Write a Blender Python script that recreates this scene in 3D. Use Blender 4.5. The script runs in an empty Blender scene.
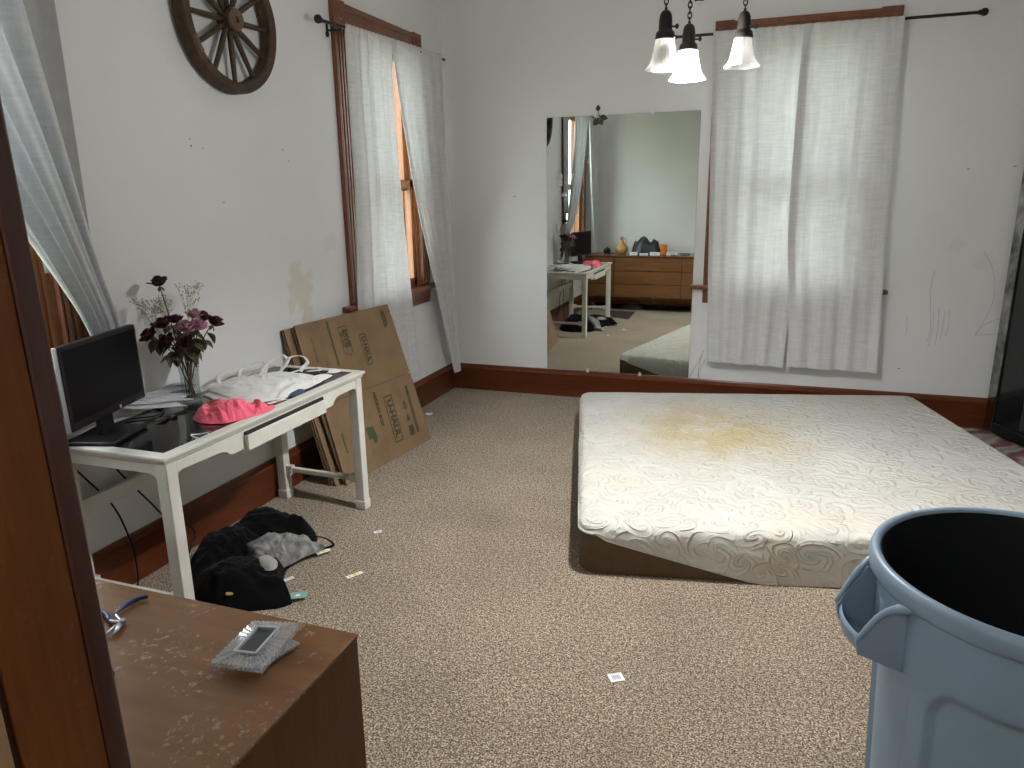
import bpy, bmesh, math, random
from mathutils import Vector, Matrix, noise as mnoise
R = random.Random(7)
PI = math.pi
scene = bpy.context.scene
COL = scene.collection
sin, cos = math.sin, math.cos

# ------------------------------------------------------------------ materials
def mat(name):
    m = bpy.data.materials.new(name); m.use_nodes = True
    nt = m.node_tree
    b = nt.nodes['Principled BSDF']
    return m, nt, b
def nd(nt, t, **kw):
    n = nt.nodes.new(t)
    for k, v in kw.items():
        if k in n.inputs: n.inputs[k].default_value = v
        else: setattr(n, k, v)
    return n
def coords(nt, scale=(1,1,1), rot=(0,0,0), loc=(0,0,0)):
    t = nd(nt, 'ShaderNodeTexCoord'); mp = nd(nt, 'ShaderNodeMapping')
    mp.inputs['Scale'].default_value = scale; mp.inputs['Rotation'].default_value = rot; mp.inputs['Location'].default_value = loc
    nt.links.new(t.outputs['Object'], mp.inputs[0]); return mp.outputs[0]
def noise(nt, vec, scale, detail=4, rough=.55, dist=0):
    n = nd(nt, 'ShaderNodeTexNoise'); n.inputs['Scale'].default_value = scale; n.inputs['Detail'].default_value = detail
    n.inputs['Roughness'].default_value = rough; n.inputs['Distortion'].default_value = dist
    nt.links.new(vec, n.inputs['Vector']); return n.outputs['Fac']
def ramp(nt, fac, stops):
    r = nd(nt, 'ShaderNodeValToRGB'); e = r.color_ramp.elements
    while len(e) < len(stops): e.new(.5)
    for el, (p, c) in zip(e, stops):
        el.position = p; el.color = (c[0], c[1], c[2], 1) if hasattr(c, '__len__') else (c, c, c, 1)
    nt.links.new(fac, r.inputs[0]); return r.outputs[0]
def mix(nt, fac, a, b, mode='MIX'):
    m = nd(nt, 'ShaderNodeMix', data_type='RGBA', blend_type=mode)
    for sock, v in ((m.inputs[0], fac), (m.inputs[6], a), (m.inputs[7], b)):
        if isinstance(v, (int, float)): sock.default_value = v
        elif isinstance(v, tuple): sock.default_value = (v[0], v[1], v[2], 1)
        else: nt.links.new(v, sock)
    return m.outputs[2]
def bump(nt, b, height, strength=.3, dist=.01):
    n = nd(nt, 'ShaderNodeBump'); n.inputs['Strength'].default_value = strength; n.inputs['Distance'].default_value = dist
    nt.links.new(height, n.inputs['Height']); nt.links.new(n.outputs[0], b.inputs['Normal'])
def mth(nt, op, a, b=None):
    m = nd(nt, 'ShaderNodeMath', operation=op)
    for i, v in enumerate((a, b)):
        if v is None: continue
        if isinstance(v, (int, float)): m.inputs[i].default_value = v
        else: nt.links.new(v, m.inputs[i])
    return m.outputs[0]
def simple(name, col, rough=.5, metal=0, spec=.5, var=.08, scale=12, bs=0, bscale=80, sheen=0):
    m, nt, b = mat(name); v = coords(nt)
    f = noise(nt, v, scale)
    c = ramp(nt, f, [(.3, [x*(1-var) for x in col]), (.7, [min(1, x*(1+var)) for x in col])])
    nt.links.new(c, b.inputs['Base Color'])
    b.inputs['Roughness'].default_value = rough; b.inputs['Metallic'].default_value = metal
    b.inputs['Specular IOR Level'].default_value = spec
    if sheen: b.inputs['Sheen Weight'].default_value = sheen
    if bs: bump(nt, b, noise(nt, v, bscale, 3), bs, .004)
    return m
def wood(name, c1, c2, rough=.3, stretch=(1,1,12), scale=6, spec=.5, bs=.08, dust=None, coat=0):
    m, nt, b = mat(name); v = coords(nt, tuple(1/s if s > 1 else 1 for s in stretch))
    f = noise(nt, v, scale*3, 6, .65, .6); f2 = noise(nt, v, scale*14, 3, .5)
    c = mix(nt, .25, ramp(nt, f, [(.3, c1), (.72, c2)]), ramp(nt, f2, [(.35, c1), (.65, c2)]))
    if dust:
        vv = coords(nt); d = noise(nt, vv, 70, 8, .75, .3)
        big = noise(nt, vv, 7.1, 3, .5)
        dm = mth(nt, 'MULTIPLY', ramp(nt, d, [(.55, 0.), (.66, 1.)]), ramp(nt, big, [(.42, 0.), (.62, 1.)]))
        c = mix(nt, mth(nt, 'MULTIPLY', dm, .40), c, dust)
        rr = nd(nt, 'ShaderNodeMapRange'); rr.inputs[3].default_value = rough; rr.inputs[4].default_value = .55
        nt.links.new(dm, rr.inputs[0]); nt.links.new(rr.outputs[0], b.inputs['Roughness'])
    else: b.inputs['Roughness'].default_value = rough
    nt.links.new(c, b.inputs['Base Color']); b.inputs['Specular IOR Level'].default_value = spec
    b.inputs['Coat Weight'].default_value = coat; b.inputs['Coat Roughness'].default_value = .12
    if bs: bump(nt, b, f2, bs, .003)
    return m

def wall_paint(name, col, patches=()):
    m, nt, b = mat(name); v = coords(nt)
    f = noise(nt, v, 1.3, 5); c = ramp(nt, f, [(.3, [x*.955 for x in col]), (.7, [x*1.03 for x in col])])
    for (p, rad, pc, amt) in patches:     # worn or bare places with a shape of their own
        nv = nd(nt, 'ShaderNodeTexNoise'); nv.inputs['Scale'].default_value = 14; nv.inputs['Detail'].default_value = 5
        nt.links.new(v, nv.inputs['Vector'])
        sub = nd(nt, 'ShaderNodeVectorMath', operation='SUBTRACT'); nt.links.new(v, sub.inputs[0]); sub.inputs[1].default_value = p
        dv = nd(nt, 'ShaderNodeVectorMath', operation='DIVIDE'); nt.links.new(sub.outputs[0], dv.inputs[0]); dv.inputs[1].default_value = rad
        ln = nd(nt, 'ShaderNodeVectorMath', operation='LENGTH'); nt.links.new(dv.outputs[0], ln.inputs[0])
        s = mth(nt, 'ADD', ln.outputs['Value'], mth(nt, 'MULTIPLY', mth(nt, 'SUBTRACT', nv.outputs['Fac'], .5), 2.2))
        k = ramp(nt, s, [(.55, amt), (.95, 0.)])
        c = mix(nt, k, c, pc)
    nt.links.new(c, b.inputs['Base Color']); b.inputs['Roughness'].default_value = .38; b.inputs['Specular IOR Level'].default_value = .45
    bump(nt, b, noise(nt, v, 45, 4), .12, .004)
    return m

M = {}
WALL = (.755, .76, .755)
M['wall'] = wall_paint('wall_paint', WALL, [((0, -1.86, .99), (.6, .13, .15), (.66, .62, .50), .75), ((0, -1.80, .83), (.6, .07, .09), (.62, .60, .52), .6), ((0,-1.55,1.2),(.6,.1,.06),(.66,.65,.63),.5), ((3.45,0,1.02),(.09,.5,.06),(.68,.68,.69),.5), ((3.3,0,1.12),(.05,.5,.05),(.66,.66,.67),.4)])
M['ceiling'] = simple('ceiling_paint', (.72, .71, .69), .8)
M['trim'] = wood('red_stained_trim', (.10, .026, .009), (.215, .064, .022), .28, (1, 1, 1), 7, .5, .05, coat=.3)
M['trim_base'] = wood('dark_red_baseboard', (.080, .019, .006), (.165, .044, .014), .32, (8, 8, 1), 7, .3, .05, coat=.15)
M['jamb'] = wood('worn_door_jamb', (.125, .036, .007), (.215, .070, .015), .42, (1, 1, 9), 8, .25, .1, dust=(.36, .22, .12))
M['jamb_edge'] = wood('dark_casing_edge', (.04, .011, .006), (.075, .022, .011), .34, (1, 1, 9), 8, .5, .1)
M['jamb_tan'] = wood('bare_tan_wood', (.32, .19, .10), (.45, .29, .17), .5, (1, 1, 9), 8)
M['dresser_top'] = wood('dusty_walnut_top', (.125, .058, .024), (.20, .098, .042), .2, (7, 1, 1), 5, .55, .04, dust=(.40, .31, .22))
M['dresser'] = wood('walnut_veneer', (.055, .021, .005), (.10, .041, .011), .5, (1, 1, 6), 5, .2)
M['drawer'] = wood('walnut_drawer_front', (.125, .052, .018), (.215, .099, .037), .3, (8, 1, 1), 4)
M['dark'] = simple('dark_recess', (.02, .015, .012), .7)
M['wheel'] = wood('old_wheel_wood', (.034, .021, .012), (.095, .060, .033), .55, (1, 1, 1), 9, .3, .3)
M['wheel_hub'] = wood('pale_hub_wood', (.085, .052, .032), (.165, .105, .066), .5, (1, 1, 1), 9, .3, .2)
M['black_metal'] = simple('black_metal', (.012, .012, .013), .38, .3)
M['bronze'] = simple('dark_bronze', (.026, .022, .019), .42, .55)
M['white_paint'] = simple('aged_white_paint', (.66, .655, .60), .42, 0, .45, .07, 8, .05)
M['black_glass'] = simple('black_glass_top', (.010, .010, .011), .07, 0, .5, .3, 6)
M['screen'] = simple('monitor_screen', (.004, .004, .005), .4, 0, .10)
M['black_plastic'] = simple('black_plastic', (.008, .008, .009), .4, 0, .3)
M['silver'] = simple('silver_plastic', (.55, .57, .6), .3, .6)
M['steel'] = simple('steel', (.42, .43, .45), .28, .9)
M['chrome'] = simple('chrome_edge', (.30, .30, .30), .16, 1, var=.85, scale=9)  # dark and bright mottling in the colour imitates reflections in the chrome
M['white_plastic'] = simple('white_plastic', (.78, .78, .78), .4)
M['paper'] = simple('white_paper', (.78, .78, .77), .7)
M['yellow'] = simple('yellow_print', (.72, .55, .06), .6)
M['grey_print'] = simple('grey_print', (.40, .42, .46), .7)
M['teal_card'] = simple('teal_card', (.20, .38, .33), .6)
M['orange'] = simple('orange_plastic', (.75, .20, .02), .35)
M['blue_grip'] = simple('blue_rubber', (.010, .022, .085), .4)
M['gourd'] = simple('gourd_skin', (.42, .24, .09), .4, var=.25, scale=20)
M['bag_black'] = simple('black_nylon', (.022, .024, .028), .45, bs=.3, bscale=30)
M['pink'] = simple('pink_cotton', (.90, .14, .22), .85, 0, .2, .06, 20, .3, 120, .3)
M['white_cotton'] = simple('white_cotton', (.74, .74, .72), .9, 0, .2, .05, 20, .3, 150, .2)
M['black_fabric'] = simple('black_fabric', (.0022, .0022, .0026), .95, 0, .1, .2, 14, .3, 140, .05)
M['grey_fabric'] = simple('heather_grey_fabric', (.17, .165, .16), .9, 0, .2, .6, 30, .3, 140)
M['grey_pad'] = simple('pale_grey_fabric', (.30, .29, .28), .9, 0, .2, .1, 26, .2, 140)
M['tan_foil'] = simple('tan_print', (.42, .26, .08), .6)
M['navy'] = simple('blue_denim_tag', (.035, .075, .13), .8)
M['leaf'] = simple('green_leaf', (.035, .06, .018), .5, var=.4)
M['dry_leaf'] = simple('dry_olive_leaf', (.075, .07, .032), .7, var=.4)
M['dry_stem'] = simple('dry_stem', (.10, .085, .045), .7)
M['dark_rose'] = simple('blackened_rose', (.012, .006, .009), .8, var=.3)
M['rose'] = simple('wilted_burgundy_rose', (.060, .015, .026), .8, 0, .2, .7, 55)
M['rose_pink'] = simple('faded_pink_rose', (.40, .20, .27), .8, 0, .2, .75, 50)
M['breath'] = simple('dried_cream_blossom', (.30, .27, .19), .8)
M['straw'] = simple('straw_stalk', (.42, .38, .27), .7)
M['pencil'] = simple('purple_pencil', (.42, .39, .46), .8)
M['nail'] = simple('dark_nick', (.22, .21, .20), .7)
M['green_ink'] = simple('green_ink', (.058, .056, .026), .8)
M['green_print'] = simple('green_picture_ink', (.066, .080, .032), .8)
M['brown_ink'] = simple('brown_ink', (.20, .115, .06), .8)
M['faint_ink'] = simple('faint_ink', (.19, .135, .065), .8)
M['mat'] = simple('dark_brown_mat', (.035, .018, .014), .9)
M['clear'] = None

def make_cardboard():
    m, nt, b = mat('kraft_cardboard'); v = coords(nt)
    f = noise(nt, v, 6, 5); c = ramp(nt, f, [(.3, (.205, .132, .072)), (.7, (.25, .166, .094))])
    nt.links.new(c, b.inputs['Base Color']); b.inputs['Roughness'].default_value = .75; b.inputs['Specular IOR Level'].default_value = .25
    bump(nt, b, noise(nt, v, 90, 2), .1, .002); return m
M['card'] = make_cardboard()
M['card_dark'] = simple('cardboard_inner', (.12, .075, .04), .85)

def make_carpet():
    m, nt, b = mat('speckled_beige_carpet'); v = coords(nt)
    f = noise(nt, v, 185, 2, .65); f2 = noise(nt, v, 70, 3, .7); big = noise(nt, v, 2.2, 4, .6); st = noise(nt, v, 1.15, 6, .65, .5)
    s = mth(nt, 'ADD', mth(nt, 'MULTIPLY', f, .7), mth(nt, 'MULTIPLY', f2, .3))
    c = ramp(nt, s, [(.405, (.040, .026, .015)), (.465, (.165, .120, .078)), (.53, (.32, .25, .175)), (.585, (.64, .53, .40))])
    c = mix(nt, 1, c, ramp(nt, big, [(.3, .80), (.7, 1.10)]), 'MULTIPLY')
    c = mix(nt, mth(nt, 'MULTIPLY', ramp(nt, st, [(.56, 0.), (.68, 1.)]), .30), c, (.15, .10, .055))
    nt.links.new(c, b.inputs['Base Color']); b.inputs['Roughness'].default_value = 1; b.inputs['Specular IOR Level'].default_value = .05
    b.inputs['Sheen Weight'].default_value = .2
    bump(nt, b, s, .9, .012); return m
M['carpet'] = make_carpet()

def make_rug():
    m, nt, b = mat('woven_pink_rug'); v = coords(nt, (1, 1, 1), (0, 0, .5))
    w = nd(nt, 'ShaderNodeTexWave', bands_direction='X'); w.inputs['Scale'].default_value = 2.2; w.inputs['Distortion'].default_value = 5; w.inputs['Detail'].default_value = 3; w.inputs['Detail Scale'].default_value = 2.2
    nt.links.new(v, w.inputs['Vector'])
    c = ramp(nt, w.outputs['Fac'], [(0, (.09, .07, .075)), (.14, (.26, .09, .10)), (.38, (.33, .25, .21)), (.7, (.40, .34, .29)), (1, (.23, .22, .22))])
    nt.links.new(c, b.inputs['Base Color']); b.inputs['Roughness'].default_value = 1; bump(nt, b, noise(nt, v, 120, 2), .6, .006); return m
M['rug'] = make_rug()

def make_curtain(name, col, wt):
    m = bpy.data.materials.new(name); m.use_nodes = True; nt = m.node_tree; nt.nodes.clear()
    o = nd(nt, 'ShaderNodeOutputMaterial'); d = nd(nt, 'ShaderNodeBsdfDiffuse'); t = nd(nt, 'ShaderNodeBsdfTranslucent')
    tr = nd(nt, 'ShaderNodeBsdfTransparent'); mx = nd(nt, 'ShaderNodeMixShader'); mx2 = nd(nt, 'ShaderNodeMixShader')
    v = coords(nt, (1, 1, 1)); vh = coords(nt, (9, 9, 95)); vv = coords(nt, (120, 120, 5))
    h = noise(nt, vh, 1, 2); w = noise(nt, vv, 1, 2)
    s = mth(nt, 'ADD', mth(nt, 'MULTIPLY', h, .6), mth(nt, 'MULTIPLY', w, .4))
    c = ramp(nt, s, [(.35, [x*.86 for x in col]), (.65, [min(.95, x*1.05) for x in col])])
    nt.links.new(c, d.inputs[0]); nt.links.new(c, t.inputs[0])
    mx.inputs[0].default_value = wt; nt.links.new(d.outputs[0], mx.inputs[1]); nt.links.new(t.outputs[0], mx.inputs[2])
    op = ramp(nt, s, [(.38, .0), (.62, .035)])
    nt.links.new(op, mx2.inputs[0]); nt.links.new(mx.outputs[0], mx2.inputs[1]); nt.links.new(tr.outputs[0], mx2.inputs[2])
    bn = nd(nt, 'ShaderNodeBump'); bn.inputs['Strength'].default_value = .25; bn.inputs['Distance'].default_value = .002
    nt.links.new(s, bn.inputs['Height']); nt.links.new(bn.outputs[0], d.inputs['Normal'])
    nt.links.new(mx2.outputs[0], o.inputs[0]); return m
M['curtain'] = make_curtain('sheer_white_linen', (.80, .80, .80), .29)
M['curtain_cool'] = make_curtain('sheer_grey_linen', (.74, .76, .78), .22)

def make_glass(name, tint, gl=.12, rough=.02):
    m = bpy.data.materials.new(name); m.use_nodes = True; nt = m.node_tree; nt.nodes.clear()
    o = nd(nt, 'ShaderNodeOutputMaterial'); t = nd(nt, 'ShaderNodeBsdfTransparent'); g = nd(nt, 'ShaderNodeBsdfGlossy'); mx = nd(nt, 'ShaderNodeMixShader')
    fr = nd(nt, 'ShaderNodeLayerWeight'); fr.inputs[0].default_value = .5
    v = coords(nt); n = noise(nt, v, 8, 2)
    t.inputs[0].default_value = (*tint, 1); g.inputs['Roughness'].default_value = rough
    f = mth(nt, 'ADD', mth(nt, 'MULTIPLY', mth(nt, 'POWER', fr.outputs['Facing'], 4.), .5), mth(nt, 'MULTIPLY', n, gl))
    nt.links.new(f, mx.inputs[0]); nt.links.new(t.outputs[0], mx.inputs[1]); nt.links.new(g.outputs[0], mx.inputs[2])
    nt.links.new(mx.outputs[0], o.inputs[0]); return m
M['shadow_strip'] = simple('grey_shadow_strip', (.33, .33, .325), .9, 0, .2, .05, 20, .2, 150)  # grey of a shadow on the wall, put into a cloth colour
M['pane'] = make_glass('window_glass', (.96, .98, .97), .03)
M['vase_glass'] = make_glass('clear_vase_glass', (.86, .89, .88), .12)
def make_cutglass():
    m, nt, b = mat('ribbed_crystal'); v = coords(nt)
    b.inputs['Base Color'].default_value = (.93, .95, .96, 1); b.inputs['Roughness'].default_value = .08
    b.inputs['Transmission Weight'].default_value = .75; b.inputs['IOR'].default_value = 1.5
    bump(nt, b, noise(nt, v, 60, 2), .2, .002); return m
def make_crystal():
    m = bpy.data.materials.new('ribbed_crystal'); m.use_nodes = True; nt = m.node_tree; nt.nodes.clear()
    o = nd(nt, 'ShaderNodeOutputMaterial'); t = nd(nt, 'ShaderNodeBsdfTransparent'); g = nd(nt, 'ShaderNodeBsdfGlossy'); d = nd(nt, 'ShaderNodeBsdfDiffuse'); a = nd(nt, 'ShaderNodeMixShader'); b = nd(nt, 'ShaderNodeMixShader')
    v = coords(nt); n = ramp(nt, noise(nt, v, 150, 2), [(.4, (.62, .65, .68)), (.6, (.88, .90, .92))]); nt.links.new(n, d.inputs[0])
    g.inputs['Roughness'].default_value = .1; t.inputs[0].default_value = (.9, .92, .93, 1)
    a.inputs[0].default_value = .45; nt.links.new(d.outputs[0], a.inputs[1]); nt.links.new(g.outputs[0], a.inputs[2])
    b.inputs[0].default_value = .55; nt.links.new(a.outputs[0], b.inputs[1]); nt.links.new(t.outputs[0], b.inputs[2])
    nt.links.new(b.outputs[0], o.inputs[0]); return m
M['crystal'] = make_crystal()
def make_mirror():
    m, nt, b = mat('mirror_silvering'); v = coords(nt)
    b.inputs['Base Color'].default_value = (.80, .84, .79, 1); b.inputs['Metallic'].default_value = 1
    sm = noise(nt, v, 5, 8, .75, 1.5); big = noise(nt, v, 1.6, 2)
    k = mth(nt, 'MULTIPLY', ramp(nt, sm, [(.56, 0.), (.66, 1.)]), ramp(nt, big, [(.47, 0.), (.60, 1.)]))
    nt.links.new(mth(nt, 'ADD', mth(nt, 'MULTIPLY', k, .16), .005), b.inputs['Roughness'])
    return m
M['mirror'] = make_mirror()

def make_mattress():
    m, nt, b = mat('quilted_white_ticking'); v = coords(nt)
    # swirling quilted relief: curls wound round scattered centres
    sp = nd(nt, 'ShaderNodeSeparateXYZ'); nt.links.new(v, sp.inputs[0])
    cb_ = nd(nt, 'ShaderNodeCombineXYZ'); nt.links.new(mth(nt, 'ADD', sp.outputs['X'], mth(nt, 'MULTIPLY', sp.outputs['Z'], .3)), cb_.inputs[0])
    nt.links.new(mth(nt, 'MULTIPLY', mth(nt, 'ADD', sp.outputs['Y'], mth(nt, 'MULTIPLY', sp.outputs['Z'], 1.0)), 1.0), cb_.inputs[1])
    n1 = nd(nt, 'ShaderNodeTexNoise'); n1.inputs['Scale'].default_value = 6; n1.inputs['Detail'].default_value = 1; nt.links.new(cb_.outputs[0], n1.inputs['Vector'])
    vm = nd(nt, 'ShaderNodeVectorMath', operation='MULTIPLY_ADD'); nt.links.new(n1.outputs['Color'], vm.inputs[0]); vm.inputs[1].default_value = (.10, .10, 0); nt.links.new(cb_.outputs[0], vm.inputs[2])
    vo = nd(nt, 'ShaderNodeTexVoronoi', voronoi_dimensions='2D'); vo.inputs['Scale'].default_value = 8.5; nt.links.new(vm.outputs[0], vo.inputs['Vector'])
    sb = nd(nt, 'ShaderNodeVectorMath', operation='SUBTRACT'); nt.links.new(vm.outputs[0], sb.inputs[0]); nt.links.new(vo.outputs['Position'], sb.inputs[1])
    sq = nd(nt, 'ShaderNodeSeparateXYZ'); nt.links.new(sb.outputs[0], sq.inputs[0])
    th = mth(nt, 'ARCTAN2', sq.outputs['Y'], sq.outputs['X']); ra = nd(nt, 'ShaderNodeVectorMath', operation='LENGTH'); nt.links.new(sb.outputs[0], ra.inputs[0])
    sc_ = nd(nt, 'ShaderNodeSeparateColor'); nt.links.new(vo.outputs['Color'], sc_.inputs[0])
    rr_ = mth(nt, 'SQRT', ra.outputs['Value'])
    ph = mth(nt, 'ADD', mth(nt, 'MULTIPLY', rr_, 62.), mth(nt, 'ADD', mth(nt, 'MULTIPLY', th, 2.), mth(nt, 'MULTIPLY', sc_.outputs[0], 6.28)))
    sw = mth(nt, 'MULTIPLY', mth(nt, 'ADD', mth(nt, 'SINE', ph), 1.), .5)
    rg = ramp(nt, sw, [(.0, 0.), (.45, .15), (.8, 1.), (1, .9)])
    msk = ramp(nt, noise(nt, v, 11, 2), [(.40, .25), (.55, 1.)])
    h = mth(nt, 'ADD', mth(nt, 'MULTIPLY', rg, msk), mth(nt, 'MULTIPLY', noise(nt, v, 60, 3), .45))
    bump(nt, b, h, .9, .010)
    base = ramp(nt, noise(nt, v, 3, 4), [(.3, (.51, .495, .455)), (.7, (.58, .565, .52))])
    # old yellow stains, mostly over the middle of the far half
    sub = nd(nt, 'ShaderNodeVectorMath', operation='SUBTRACT'); nt.links.new(v, sub.inputs[0]); sub.inputs[1].default_value = (.70, 1.18, .2)
    dv = nd(nt, 'ShaderNodeVectorMath', operation='DIVIDE'); nt.links.new(sub.outputs[0], dv.inputs[0]); dv.inputs[1].default_value = (.62, .70, 2)
    ln = nd(nt, 'ShaderNodeVectorMath', operation='LENGTH'); nt.links.new(dv.outputs[0], ln.inputs[0])
    fall = ramp(nt, ln.outputs['Value'], [(.30, 1.), (1.25, 0.)])
    st = noise(nt, v, 3.2, 7, .62, .7)
    k = mth(nt, 'MULTIPLY', fall, ramp(nt, st, [(.34, 0.), (.58, 1.)]))
    c = mix(nt, mth(nt, 'MULTIPLY', k, .85), base, (.43, .345, .165))
    ring = ramp(nt, noise(nt, v, 4.3, 5, .6, .8), [(.545, 0.), (.56, 1.), (.575, 0.)])
    c = mix(nt, mth(nt, 'MULTIPLY', mth(nt, 'MULTIPLY', ring, fall), .45), c, (.38, .25, .09))
    k2 = ramp(nt, noise(nt, v, 2.1, 5, .6, .4), [(.54, 0.), (.68, .28)])
    c = mix(nt, k2, c, (.62, .52, .36))
    nt.links.new(c, b.inputs['Base Color']); b.inputs['Roughness'].default_value = .85; b.inputs['Specular IOR Level'].default_value = .2
    b.inputs['Sheen Weight'].default_value = .15
    return m
M['ticking'] = make_mattress()
M['matt_base'] = simple('brown_knit_base', (.105, .068, .040), .9, 0, .15, .08, 20, .25, 200)
M['can'] = simple('grey_blue_plastic', (.165, .23, .30), .42, 0, .45, .06, 8, .06, 60)
M['gloss_black'] = simple('gloss_black', (.012,.013,.015), .12)
M['charcoal'] = simple('charcoal_panel', (.035,.037,.042), .3)
M['can_in'] = simple('shaded_plastic_interior', (.008, .009, .011), .5, 0, .25, .2, 8)  # near-black colour stands in for the shade inside the can
def make_shade():
    m = bpy.data.materials.new('frosted_ribbed_glass'); m.use_nodes = True; nt = m.node_tree; nt.nodes.clear()
    o = nd(nt, 'ShaderNodeOutputMaterial'); d = nd(nt, 'ShaderNodeBsdfDiffuse'); t = nd(nt, 'ShaderNodeBsdfTranslucent'); tr = nd(nt, 'ShaderNodeBsdfTransparent'); g = nd(nt, 'ShaderNodeBsdfGlossy')
    v = coords(nt); n = noise(nt, v, 30, 2); c = ramp(nt, n, [(.3, (.90, .90, .87)), (.7, (.97, .97, .95))])
    for s in (d, t): nt.links.new(c, s.inputs[0])
    g.inputs['Roughness'].default_value = .15
    a = nd(nt, 'ShaderNodeMixShader'); a.inputs[0].default_value = .6; nt.links.new(d.outputs[0], a.inputs[1]); nt.links.new(t.outputs[0], a.inputs[2])
    b = nd(nt, 'ShaderNodeMixShader'); b.inputs[0].default_value = .38; nt.links.new(a.outputs[0], b.inputs[1]); nt.links.new(tr.outputs[0], b.inputs[2])
    e = nd(nt, 'ShaderNodeMixShader'); e.inputs[0].default_value = .06; nt.links.new(b.outputs[0], e.inputs[1]); nt.links.new(g.outputs[0], e.inputs[2])
    nt.links.new(e.outputs[0], o.inputs[0]); return m
M['shade'] = make_shade()
LAMP = 11000
def emis(name, col, s):
    m = bpy.data.materials.new(name); m.use_nodes = True; nt = m.node_tree; nt.nodes.clear()
    o = nd(nt, 'ShaderNodeOutputMaterial'); e = nd(nt, 'ShaderNodeEmission'); v = coords(nt)
    nt.links.new(ramp(nt, noise(nt, v, 3, 1), [(0, col), (1, col)]), e.inputs[0]); e.inputs[1].default_value = s
    nt.links.new(e.outputs[0], o.inputs[0]); return m
M['bulb_lit'] = emis('lit_bulb', (1, 1, 1), LAMP)
M['bulb_off'] = simple('unlit_bulb', (.8, .78, .72), .35)

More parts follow.
